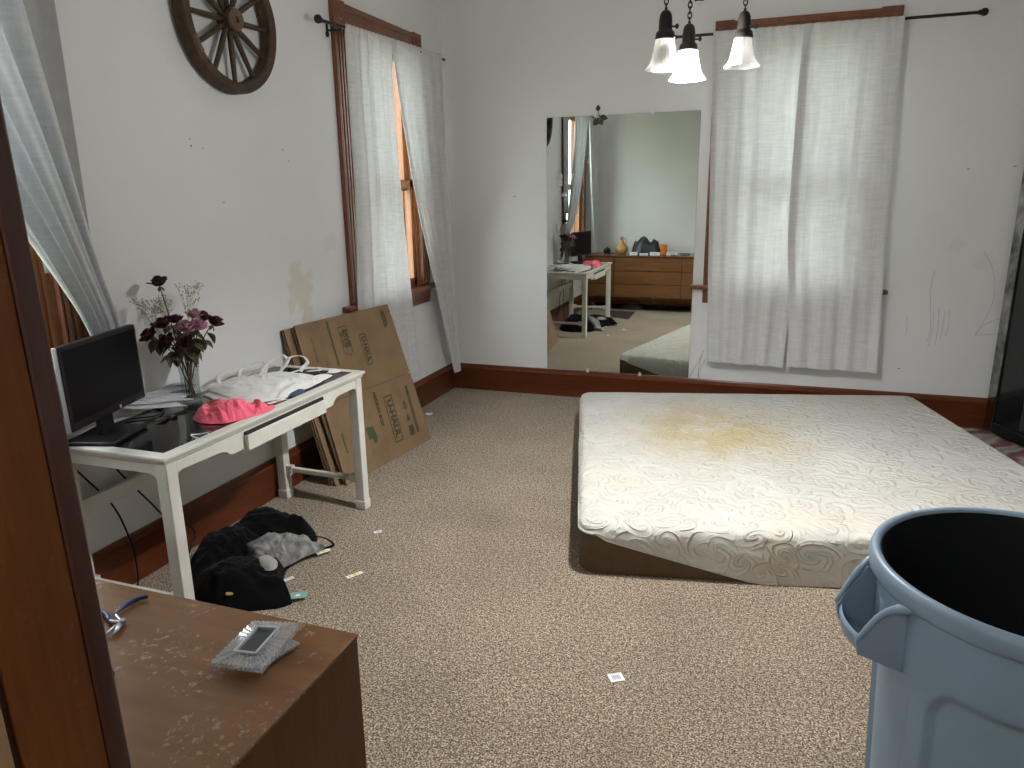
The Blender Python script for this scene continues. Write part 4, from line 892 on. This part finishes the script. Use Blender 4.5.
tagcard('size label with yellow bar touching the grey garment', (.585,-2.672,0), 1.10, .062, .022, .012, yb)
tagcard('size label with yellow bar alone on the open carpet', (.802,-2.785,0), 1.02, .068, .020, .002, yb)
tagcard('plain white paper scrap nearest the desk leg on the carpet', (.70,-2.42,0), .75, .036, .022, .002, [('print', .3, .7, .35, .65, M['grey_print'])], 'paper_scrap', None, 'paper')
tagcard('small white printed ticket beside the black heap', (.575,-2.895,0), 1.1, .040, .018, .004, [('print', .15, .85, .35, .6, M['grey_print'])], 'paper_ticket', None, 'ticket')
tc = thing('hang_tag', 'pale teal card tag at the tip of the black heap', 'tag', (.690,-3.00,0)); c_ = Vector((.690,-3.00,.012)); e = Vector((.86,.50,0)); f = Vector((-.50,.86,0))
MB().obox(c_-e*.034-f*.022, e*.068, f*.044, Vector((0,0,.0015))).build('card', M['teal_card'], tc); MB().obox(c_-e*.006-f*.006+Vector((0,0,.0015)), e*.015, f*.012, Vector((0,0,.0006))).build('sticker', M['paper'], tc)
tagcard('square white paper slip in the middle of the carpet', (1.907,-3.084,0), .55, .045, .038, .002, [('print', .2, .8, .22, .78, M['grey_print'])], 'paper_slip', None, 'paper')
db = thing('wall_chip', 'flake of white debris by the left baseboard', 'debris', (.13,-.72,0))
heap('flake', None, None, [(.11,-.735),(.14,-.74),(.155,-.715),(.145,-.69),(.12,-.695),(.105,-.715)], dome(.006), .0, M['paper'], 80, .008, 18, parent=db); MB().ball((.135,-.712,.009), (.013,.010,.004), 10, 6).build('dark_speck', M['dark'], db, smooth=True)

# cables behind the desk
def cable(label, pts, r=.0036): return tag(MB().tube(spl(pts, 40), r, 8).build('power_cable', M['black_plastic'], None, smooth=True), label, 'cable', 'black cables behind the desk')
cable('black cable hanging behind the near desk leg down to the carpet', [(.012,-3.30,.62),(.014,-3.265,.532),(.018,-3.15,.351),(.030,-3.109,.195),(.034,-3.10,.10),(.045,-3.12,.006),(.08,-3.2,.005)])
cable('black cable sagging from under the desk toward the black clothing', [(.012,-3.16,.60),(.016,-3.104,.473),(.018,-2.991,.305),(.030,-2.92,.195),(.034,-2.83,.13),(.032,-2.79,.06),(.045,-2.86,.006),(.06,-2.95,.005)])
cable('short black cable lying on the desk behind the monitor', [(.12,-3.18,DT+.004),(.10,-3.10,DT+.004),(.16,-3.03,DT+.004),(.13,-2.96,DT+.004),(.07,-2.93,DT+.004)], .003)

# ------------------------------------------------------------------ flattened moving boxes
def text_mesh(mb, s, size, to, bold=.0, spacing=1.0, sx=1.0):
    cu = bpy.data.curves.new('t', 'FONT'); cu.body = s; cu.size = size; cu.align_x = 'CENTER'; cu.align_y = 'CENTER'; cu.offset = bold; cu.space_character = spacing; cu.resolution_u = 3
    ob = bpy.data.objects.new('t', cu); COL.objects.link(ob); dg = bpy.context.evaluated_depsgraph_get(); dg.update()
    ev = ob.evaluated_get(dg); me = ev.to_mesh()
    mb.add([to(v.co.x*sx, v.co.y) for v in me.vertices], [tuple(p.vertices) for p in me.polygons]); ev.to_mesh_clear()
    bpy.data.objects.remove(ob); bpy.data.curves.remove(cu)
def build_boxes():
    o = Vector((.279, -1.996, .003)); U = Vector((.11519, .99334, 0)); V = Vector((-.26271, .03046, .96439)); N = Vector((.95797, -.11109, .26447)); LU, LV = .815, .856
    root = thing('flattened_box', 'flattened brown cardboard moving box with green print, front one against the wall', 'cardboard box', o, None)
    q = lambda u, v, n=0: o+U*u+V*v+N*n
    cr_ = .43
    MB().prism([q(0,0), q(LU,0), q(LU-.026,cr_-.002), q(0,cr_-.002)], -N*.006).build('lower_panel', M['card'], root, bevel=.001)
    MB().prism([q(-.035,cr_+.001,-.002), q(LU-.027,cr_+.001,-.001), q(LU-.052,LV,-.004), q(-.035,LV,.0)], -N*.006).build('upper_panel', M['card'], root, bevel=.001)
    MB().prism([q(.0,.0,-.012), q(LU-.01,0,-.012), q(LU-.05,LV-.004,-.016), q(-.045,LV-.006,-.014)], -N*.005).build('back_panel', M['card_dark'], root)
    MB().prism([q(-.03,.0,-.045), q(LU-.06,0,-.03), q(LU-.09,LV-.01,-.024), q(-.075,LV-.012,-.030)], -N*.005).build('side_panel', M['card'], root)
    e = .0012; PT = []
    def bar(m, u0, v0, u1, v1, nm='printed_bar'): PT.append((nm, m, MB().prism([q(u0,v0,e*.2), q(u1,v0,e*.2), q(u1,v1,e*.2), q(u0,v1,e*.2)], N*.0004)))
    def outline(m, pts, tk, nm='printed_frame'):      # closed line drawn as one mitred ring
        P = [Vector(p) for p in pts]; k = len(P); c = sum(P, Vector((0,0)))/k; mb = MB(); inn = []
        for i in range(k):
            a, b_, d = P[i-1], P[i], P[(i+1)%k]; n1 = Vector((-(b_-a).y, (b_-a).x)).normalized(); n2 = Vector((-(d-b_).y, (d-b_).x)).normalized()
            m_ = (n1+n2).normalized(); m_ = m_*(tk/max(.3, m_.dot(n1))); m_ = m_ if m_.dot(c-b_) > 0 else -m_; inn.append(b_+m_)
        mb.v = [tuple(q(p.x, p.y, e*.5)) for p in P+inn]; mb.f = [(i, (i+1)%k, k+(i+1)%k, k+i) for i in range(k)]; PT.append((nm, m, mb))
    def rc(cu, cv, w, h): return [(cu-w/2, cv-h/2), (cu+w/2, cv-h/2), (cu+w/2, cv+h/2), (cu-w/2, cv+h/2)]
    def T(m, s_, cu, cv, size, bold=.0, sp=1.0, sx=1.0): mb = MB(); text_mesh(mb, s_, size, lambda x, y: q(cu+y, cv-x, e*.6), bold, sp, sx); PT.append(('lettering', m, mb))
    I, G, B_, F = M['green_ink'], M['green_print'], M['brown_ink'], M['faint_ink']
    outline(I, rc(.516, .215, .078, .275), .0075); T(I, 'U-HAUL', .516, .215, .062, .0036, 1.0, 1.0)
    outline(I, rc(.452, .640, .056, .178), .0055); T(I, 'U-HAUL', .452, .640, .043, .0024, 1.0, .94)
    outline(I, [(.268,.795), (.342,.795), (.342,.66), (.318,.628), (.268,.655)], .004, 'printed_arrow')
    T(I, 'SAVE!', .320, .728, .040, .0026); T(I, 'BEST BOXES', .298, .725, .019, .0010, 1.0, .95); T(I, 'BEST PRICE', .281, .725, .016, .0009)
    bar(F, .300, .52, .345, .615); bar(F, .352, .44, .368, .60); bar(F, .376, .47, .386, .58)
    T(I, 'MEDIUM BOX', .409, .300, .033, .0026, 1.0, .96); T(F, 'CAJA MEDIANA', .386, .335, .015, .0005); T(F, '18 x 18 x 16', .370, .345, .014, .0005)
    bar(G, .194, .60, .208, .842); bar(F, .196, .50, .207, .597)
    bar(F, .112, .60, .126, .835); bar(F, .132, .60, .138, .835)
    T(I, 'CUSTOMER NAME', .054, .715, .017, .0004, 1.0, .95); T(F, 'CONTENTS AND ROOM', .074, .715, .015, .0004, 1.0, .95)
    bar(F, .527, .56, .531, .72, 'printed_line')
    T(I, 'HANDLES', .694, .782, .020, .0012); T(I, 'REINFORCED', .674, .778, .020, .0012, 1.0, .85)
    bar(I, .698, .075, .722, .365); T(F, 'RECYCLABLE CARDBOARD', .7105, .22, .015, .0002)
    bar(I, .630, .075, .676, .135, 'printed_label')
    PT.append(('printed_symbol', I, MB().prism([q(.632,.165,e*.2), q(.668,.165,e*.2), q(.650,.215,e*.2)], N*.0004)))
    circ = lambda u, v, r: [(u+r*cos(2*PI*k/24), v+r*sin(2*PI*k/24)) for k in range(24)]
    outline(I, circ(.650, .255, .022), .005, 'printed_ring'); bar(I, .644, .24, .656, .285, 'printed_symbol'); bar(B_, .630, .30, .634, .36, 'printed_line'); bar(B_, .640, .30, .643, .345, 'printed_line')
    for poly, m in (([(.262,.235),(.325,.225),(.338,.165),(.325,.13),(.300,.135),(.298,.165),(.268,.16)], G), ([(.262,.150),(.296,.150),(.302,.125),(.330,.118),(.332,.085),(.300,.065),(.262,.075)], F), ([(.352,.120),(.395,.140),(.415,.115),(.405,.055),(.37,.045)], B_)):
        PT.append(('printed_picture', m, MB().prism([q(a, b, e*.2) for a, b in poly], N*.0004)))
    bar(G, .066, .15, .080, .262); outline(F, circ(.078, .205, .045), .003, 'printed_ring')
    for nm, m, mb in PT: mb.build(nm, m, root)
    r2 = thing('flattened_box', 'plain flattened cardboard box tucked behind the green-printed one', 'cardboard box', (.16, -1.95, 0), None)
    o2 = Vector((.207, -1.99, .003)); V2 = Vector((-.185, .0, .82)); N2 = U.cross(V2).normalized()
    p2 = lambda u, v, n=0: o2+U*u+V2*v+N2*n
    MB().prism([p2(-.03,0), p2(.72,0), p2(.70,.99), p2(-.065,.99)], N2*.006).build('front_panel', M['card'], r2)
    MB().prism([p2(-.035,0,-.012), p2(.70,0,-.012), p2(.69,.98,-.009), p2(-.072,.985,-.009)], N2*.006).build('back_panel', M['card_dark'], r2)
build_boxes()

# ------------------------------------------------------------------ dresser
def build_dresser():
    x0, x1, yb, yf, zt = .05, 1.617, -4.498, -4.045, .69
    root = thing('dresser', 'long walnut dresser with dusty glossy top by the doorway', 'dresser', ((x0+x1)/2, (yb+yf)/2, 0))
    MB().box((x0, yb, zt-.006), (x1, yf+.016, zt)).build('top', M['dresser_top'], root, bevel=.0015)
    MB().box((x0+.001, yb, .155), (x1-.001, yf+.014, zt-.006)).build('carcass', M['dresser'], root, bevel=.002)
    MB().box((x0+.05, yb+.03, .10), (x1-.05, yf-.03, .155)).build('plinth', M['dresser'], root)
    for x in (x0+.07, x1-.07):
        for y in (yb+.05, yf-.05):
            MB().lathe([(.001, .0), (.014, .0), (.020, .10), (.022, .157), (.001, .157)], (x, y, 0), 16).build('leg', M['dresser'], root, smooth='auto')
    for c0, c1 in ((x0+.012, .418), (.426, 1.24), (1.248, x1-.012)):
        for k in range(3):
            z1 = zt-.030-k*.162; z0 = z1-.154
            d = MB().box((c0, yf+.010, z0), (c1, yf+.024, z1)).build('drawer', M['drawer'], root, bevel=.003)
            w = min(.16, (c1-c0)*.4); m_ = (c0+c1)/2
            MB().prism([(m_-w/2, yf+.0245, z0-.004), (m_+w/2, yf+.0245, z0-.004), (m_+w/2-.015, yf+.0245, z0+.006), (m_-w/2+.015, yf+.0245, z0+.006)], (0, .0015, 0)).build('finger_pull', M['dark'], d)
build_dresser()
ZT = .69
# lying glass picture frame, propped on its own stand
def build_frame():
    c = Vector((1.495, -4.140, ZT)); a = Vector((.985, .17, 0)).normalized()
    # frame corners from the table: near-left, far-left, far-right, near-right
    A, B, C, D = Vector((1.445,-4.203,.702)), Vector((1.430,-4.078,.700)), Vector((1.530,-4.072,.712)), Vector((1.545,-4.200,.708))
    root = thing('glass_picture_frame', 'clear ribbed glass picture frame lying flat on the dresser', 'picture frame', c)
    fl = lambda u, v, h=0: A.lerp(D, u).lerp(B.lerp(C, u), v)+Vector((0,0,h))
    iu, iv = .27, .20
    b = MB(); n = 22
    # fluted border: fans of ribs from the opening to the edge
    loop_o, loop_i = [], []
    for k in range(n*4):
        s = k//n; t = (k%n)/n
        o = [(t, 0), (1, t), (1-t, 1), (0, 1-t)][s]; i_ = [(iu+(1-2*iu)*t, iv), (1-iu, iv+(1-2*iv)*t), (1-iu-(1-2*iu)*t, 1-iv), (iu, 1-iv-(1-2*iv)*t)][s]
        h = .0030 if k%2 else 0
        loop_o.append(fl(*o, .008+h)); loop_i.append(fl(*i_, .013+h))
    m = len(loop_o); b.v = [tuple(x) for x in loop_o+loop_i]+[(x.x, x.y, x.z-.008-(.0)) for x in loop_o]+[(x.x, x.y, x.z-.009) for x in loop_i]
    for k in range(m):
        j = (k+1)%m; b.f += [(k, j, m+j, m+k), (2*m+k, 3*m+k, 3*m+j, 2*m+j), (k, 2*m+k, 2*m+j, j), (m+k, m+j, 3*m+j, 3*m+k)]
    b.build('fluted_border', M['crystal'], root)
    bd = MB(); 
    for (a0, b0, a1, b1) in ((iu,iv,1-iu,iv+.035), (iu,1-iv-.035,1-iu,1-iv), (iu,iv,iu+.045,1-iv), (1-iu-.045,iv,1-iu,1-iv)):
        bd.prism([fl(a0,b0,.010), fl(a1,b0,.010), fl(a1,b1,.010), fl(a0,b1,.010)], (0,0,.007))
    bd.build('inner_bead', M['silver'], root)
    MB().prism([fl(iu+.045,iv+.035,.008), fl(1-iu-.045,iv+.035,.008), fl(1-iu-.045,1-iv-.035,.008), fl(iu+.045,1-iv-.035,.008)], (0,0,.004)).build('picture_opening', M['slate'], root)
    MB().prism([fl(.55,.25,-.009), fl(.85,.25,-.010), fl(1.10,.80,-.016), fl(.85,.85,-.014)], (0,0,.004)).build('easel_stand', M['crystal'], root)
M['slate'] = simple('dark_slate_card', (.028, .032, .045), .3, var=.3, scale=60)
build_frame()
def build_pliers():
    root = thing('pliers', 'small needle-nose pliers with blue grips on the dresser', 'pliers', (1.188, -4.145, ZT))
    z = ZT+.007; pv = Vector((1.190, -4.142, z))
    for tip, pts in ((Vector((1.193,-4.188,z)), [(1.190,-4.142,z),(1.160,-4.128,z),(1.148,-4.105,z),(1.150,-4.075,z),(1.163,-4.056,z)]), (Vector((1.208,-4.182,z)), [(1.190,-4.142,z),(1.165,-4.146,z),(1.140,-4.132,z),(1.118,-4.128,z),(1.098,-4.118,z)])):
        MB().tube([pv, pv.lerp(tip, .5), tip], [.0052, .0036, .0012], 8).build('jaw', M['steel'], root, smooth=True)
        MB().tube(spl(pts, 20)[:7], .0034, 8).build('shank', M['steel'], root, smooth=True)
        MB().tube(spl(pts, 20)[5:], [.0040]*4+[.0047]*7+[.0040]*4, 10).build('grip', M['blue_grip'], root, smooth=True)
    MB().lathe([(.001, .006), (.0048, .006), (.0056, .004), (.0056, -.004)], pv, 16).build('pivot', M['steel'], root, smooth='auto')
build_pliers()
cu = thing('orange_cup', 'orange plastic cup standing on the dresser, seen in the mirror', 'cup', (.985, -4.30, ZT))
MB().lathe([(.001, .002), (.036, .002), (.038, .006), (.045, .118), (.046, .121), (.0435, .121), (.036, .008), (.001, .008)], (.985, -4.30, ZT), 32).build('cup_wall', M['orange'], cu, smooth='auto')
gv = thing('gourd_vase', 'tan gourd-shaped vase on the dresser, seen in the mirror', 'vase', (.457, -4.30, ZT))
MB().lathe([(.001, 0), (.045, 0), (.072, .02), (.082, .055), (.074, .09), (.048, .125), (.026, .15), (.020, .175), (.024, .20), (.028, .212), (.020, .212), (.016, .18), (.001, .17)], (.457, -4.30, ZT), 32).build('gourd_body', M['gourd'], gv, smooth='auto')
MB().tube(spl([(.480,-4.30,.69+.19),(.507,-4.30,.69+.185),(.512,-4.30,.69+.14),(.500,-4.30,.69+.115)], 12), .006, 8).build('handle', M['gourd'], gv, smooth=True)
hb2 = heap('black_bag', 'crumpled black nylon bag heaped on the dresser, seen in the mirror', 'bag', [(.57,-4.36),(.64,-4.43),(.78,-4.44),(.90,-4.40),(.95,-4.31),(.90,-4.24),(.76,-4.22),(.62,-4.25)], lambda x, y, t: max(.20*math.exp(-((x-.73)**2+(y+4.33)**2)/.014), .15*math.exp(-((x-.86)**2+(y+4.33)**2)/.010), .13*math.exp(-((x-.61)**2+(y+4.33)**2)/.006)), ZT, M['bag_black'], 90, .05, 10, nr=60, na=180, sq=.8)
for (x, y, w, d, h, lb) in ((.64,-4.15,.085,.06,.035,'small white box in front of the black bag'), (.765,-4.14,.10,.05,.022,'low flat white box between the bag and the cup'), (.90,-4.17,.12,.06,.035,'white carton left of the orange cup'), (1.10,-4.21,.13,.05,.035,'white carton right of the orange cup')):
    b = thing('white_carton', lb, 'box', (x, y, ZT), 'white cartons on the dresser')
    MB().box((x-w/2, y-d/2, ZT), (x+w/2, y+d/2, ZT+h)).build('carton', M['paper'], b, bevel=.003); MB().box((x-w*.3, y+d/2, ZT+h*.3), (x+w*.3, y+d/2+.0006, ZT+h*.65)).build('print', M['grey_print'], b)
dm = thing('round_dark_ornament', 'round dark ornament beside the gourd vase, seen in the mirror', 'ornament', (.27, -4.30, ZT)); MB().lathe([(.001,0),(.03,0),(.045,.02),(.048,.04),(.036,.065),(.015,.075),(.001,.077)], (.27,-4.30,ZT), 24).build('ornament_body', M['black_plastic'], dm, smooth='auto')
MB().lathe([(.001,.075),(.008,.075),(.010,.085),(.001,.09)], (.27,-4.30,ZT), 16).build('stopper', M['bronze'], dm, smooth='auto')
wlt = thing('dark_wallet', 'flat dark wallet lying right of the orange cup', 'wallet', (1.24,-4.30,ZT)); MB().box((1.18,-4.34,ZT),(1.30,-4.26,ZT+.014)).build('wallet_cover', M['black_fabric'], wlt, bevel=.004); MB().box((1.185,-4.261,ZT+.005),(1.295,-4.2585,ZT+.009)).build('wallet_fold', M['grey_print'], wlt)
fm = MB(); fm.prism([(.36,-4.02,.001),(.70,-4.02,.001),(.72,-3.45,.001),(.50,-3.55,.001)], (0,0,.004)); tag(fm.build('floor_mat', M['mat']), 'dark brown mat on the carpet before the dresser', 'mat')
heap('plastic_bag', 'pale plastic bag lying on the carpet under the dresser', 'bag', [(.46,-4.36),(.60,-4.40),(.74,-4.34),(.74,-4.22),(.60,-4.18),(.46,-4.24)], dome(.05), 0, M['silver'], 95, .02, 10)

# ------------------------------------------------------------------ rug and dark cabinet at the right
rg2 = thing('woven_rug', 'pink and cream woven rug beyond the mattress', 'rug', (3.7, -.7, 0))
def rugf(u, v): 
    y = -.035-v*1.35; x0 = 3.20+max(0, -y-.10)*.255; x = x0+u*(4.28-x0)
    return (x+.01*sin(9*v), y, .007+.002*mnoise.noise((x*6, y*6, 0)))
MB().grid(rugf, 40, 40).build('rug_field', M['rug'], rg2, smooth=True, solid=.008)
cb = thing('black_cabinet', 'tall glossy black cabinet with chrome edge at the right', 'cabinet', (3.85, -.40, 0))
fp = [(3.568,-.055),(3.590,-.135),(3.815,-.66),(4.22,-.66),(4.22,-.055)]
MB().prism([(x, y, .06) for x, y in fp], (0, 0, 1.92)).build('carcass', M['gloss_black'] if 'gloss_black' in M else M['screen'], cb, bevel=.008)
A, B = Vector((3.568,-.055,0)), Vector((3.590,-.135,0)); nrm = Vector((-(B-A).y, (B-A).x, 0)).normalized(); nrm = nrm if nrm.x < 0 else -nrm
MB().prism([A+nrm*.001+Vector((0,0,.03)), B+nrm*.001+Vector((0,0,.03)), B+nrm*.012+Vector((0,0,.03)), A+nrm*.012+Vector((0,0,.03))], (0,0,1.96)).build('chrome_edge', M['chrome'], cb, bevel=.004)
A, B = Vector((3.590,-.135,0)), Vector((3.815,-.66,0)); d = (B-A); nrm = Vector((d.y, -d.x, 0)).normalized(); nrm = nrm if nrm.x < 0 else -nrm
MB().prism([A+d*.0+Vector((0,0,.025)), A+d*.98+Vector((0,0,.025)), A+d*.98+nrm*.02+Vector((0,0,.025)), A+d*.03+nrm*.02+Vector((0,0,.025))], (0,0,.06)).build('kick_plate', M['black_plastic'], cb, bevel=.006)
MB().prism([A+d*.36+Vector((0,0,.10)), A+d*.97+Vector((0,0,.10)), A+d*.97+nrm*.022+Vector((0,0,.10)), A+d*.39+nrm*.022+Vector((0,0,.10))], (0,0,1.84)).build('door_panel', M['charcoal'] if 'charcoal' in M else M['black_plastic'], cb, bevel=.012)
for x, y in ((3.63,-.12),(3.83,-.60),(4.17,-.60),(4.17,-.12)): MB().tube([(x,y,.012),(x,y,.062)], .018, 12).build('foot', M['black_plastic'], cb, smooth='auto')

# ------------------------------------------------------------------ light
w = bpy.data.worlds.new('daylight'); scene.world = w; w.use_nodes = True; nt = w.node_tree
bg = nt.nodes['Background']
tcn = nd(nt, 'ShaderNodeTexCoord'); sep = nd(nt, 'ShaderNodeSeparateXYZ'); nt.links.new(tcn.outputs['Generated'], sep.inputs[0])
mr_ = nd(nt, 'ShaderNodeMapRange'); mr_.inputs[1].default_value = -1; mr_.inputs[2].default_value = 1; nt.links.new(sep.outputs['Z'], mr_.inputs[0])
c = ramp(nt, mr_.outputs[0], [(.30, (.34, .38, .28)), (.47, (.60, .66, .56)), (.56, (.93, .97, 1.0)), (1, (.86, .94, 1.0))])
nt.links.new(c, bg.inputs[0]); bg.inputs[1].default_value = 10
def portal(name, loc, rot, sx, sy):
    l = bpy.data.lights.new(name, 'AREA'); l.shape = 'RECTANGLE'; l.size = sx; l.size_y = sy; l.cycles.is_portal = True
    o = bpy.data.objects.new(name, l); COL.objects.link(o); o.location = loc; o.rotation_euler = rot
hl = bpy.data.lights.new('hall_lamp', 'POINT'); hl.energy = 38; hl.shadow_soft_size = .12; hl.color = (1, .95, .88)
ho = bpy.data.objects.new('hall_lamp', hl); COL.objects.link(ho); ho.location = (1.55, -6.05, 2.35)

# ------------------------------------------------------------------ camera
cam = bpy.data.cameras.new('camera'); co = bpy.data.objects.new('camera', cam); COL.objects.link(co); scene.camera = co
cam.sensor_width = 36; cam.lens = 729.86/1024*36; cam.clip_start = .02
r = Vector((0.94312454, 0.33214043, -0.01410061)); u = Vector((-0.0710156, 0.24272502, 0.96749229)); f = Vector((-0.32476588, 0.91146437, -0.25250707))
m4 = Matrix(((r.x, u.x, -f.x, 2.27061), (r.y, u.y, -f.y, -5.02181), (r.z, u.z, -f.z, 1.45), (0, 0, 0, 1)))
co.matrix_world = m4
scene.view_settings.view_transform = 'Standard'; scene.view_settings.look = 'None'; scene.view_settings.gamma = 1; scene.view_settings.exposure = 0
scene.view_settings.use_curve_mapping = False
scene.cycles.max_bounces = 10; scene.cycles.diffuse_bounces = 6; scene.cycles.transmission_bounces = 8; scene.cycles.transparent_max_bounces = 16; scene.cycles.sample_clamp_indirect = 6
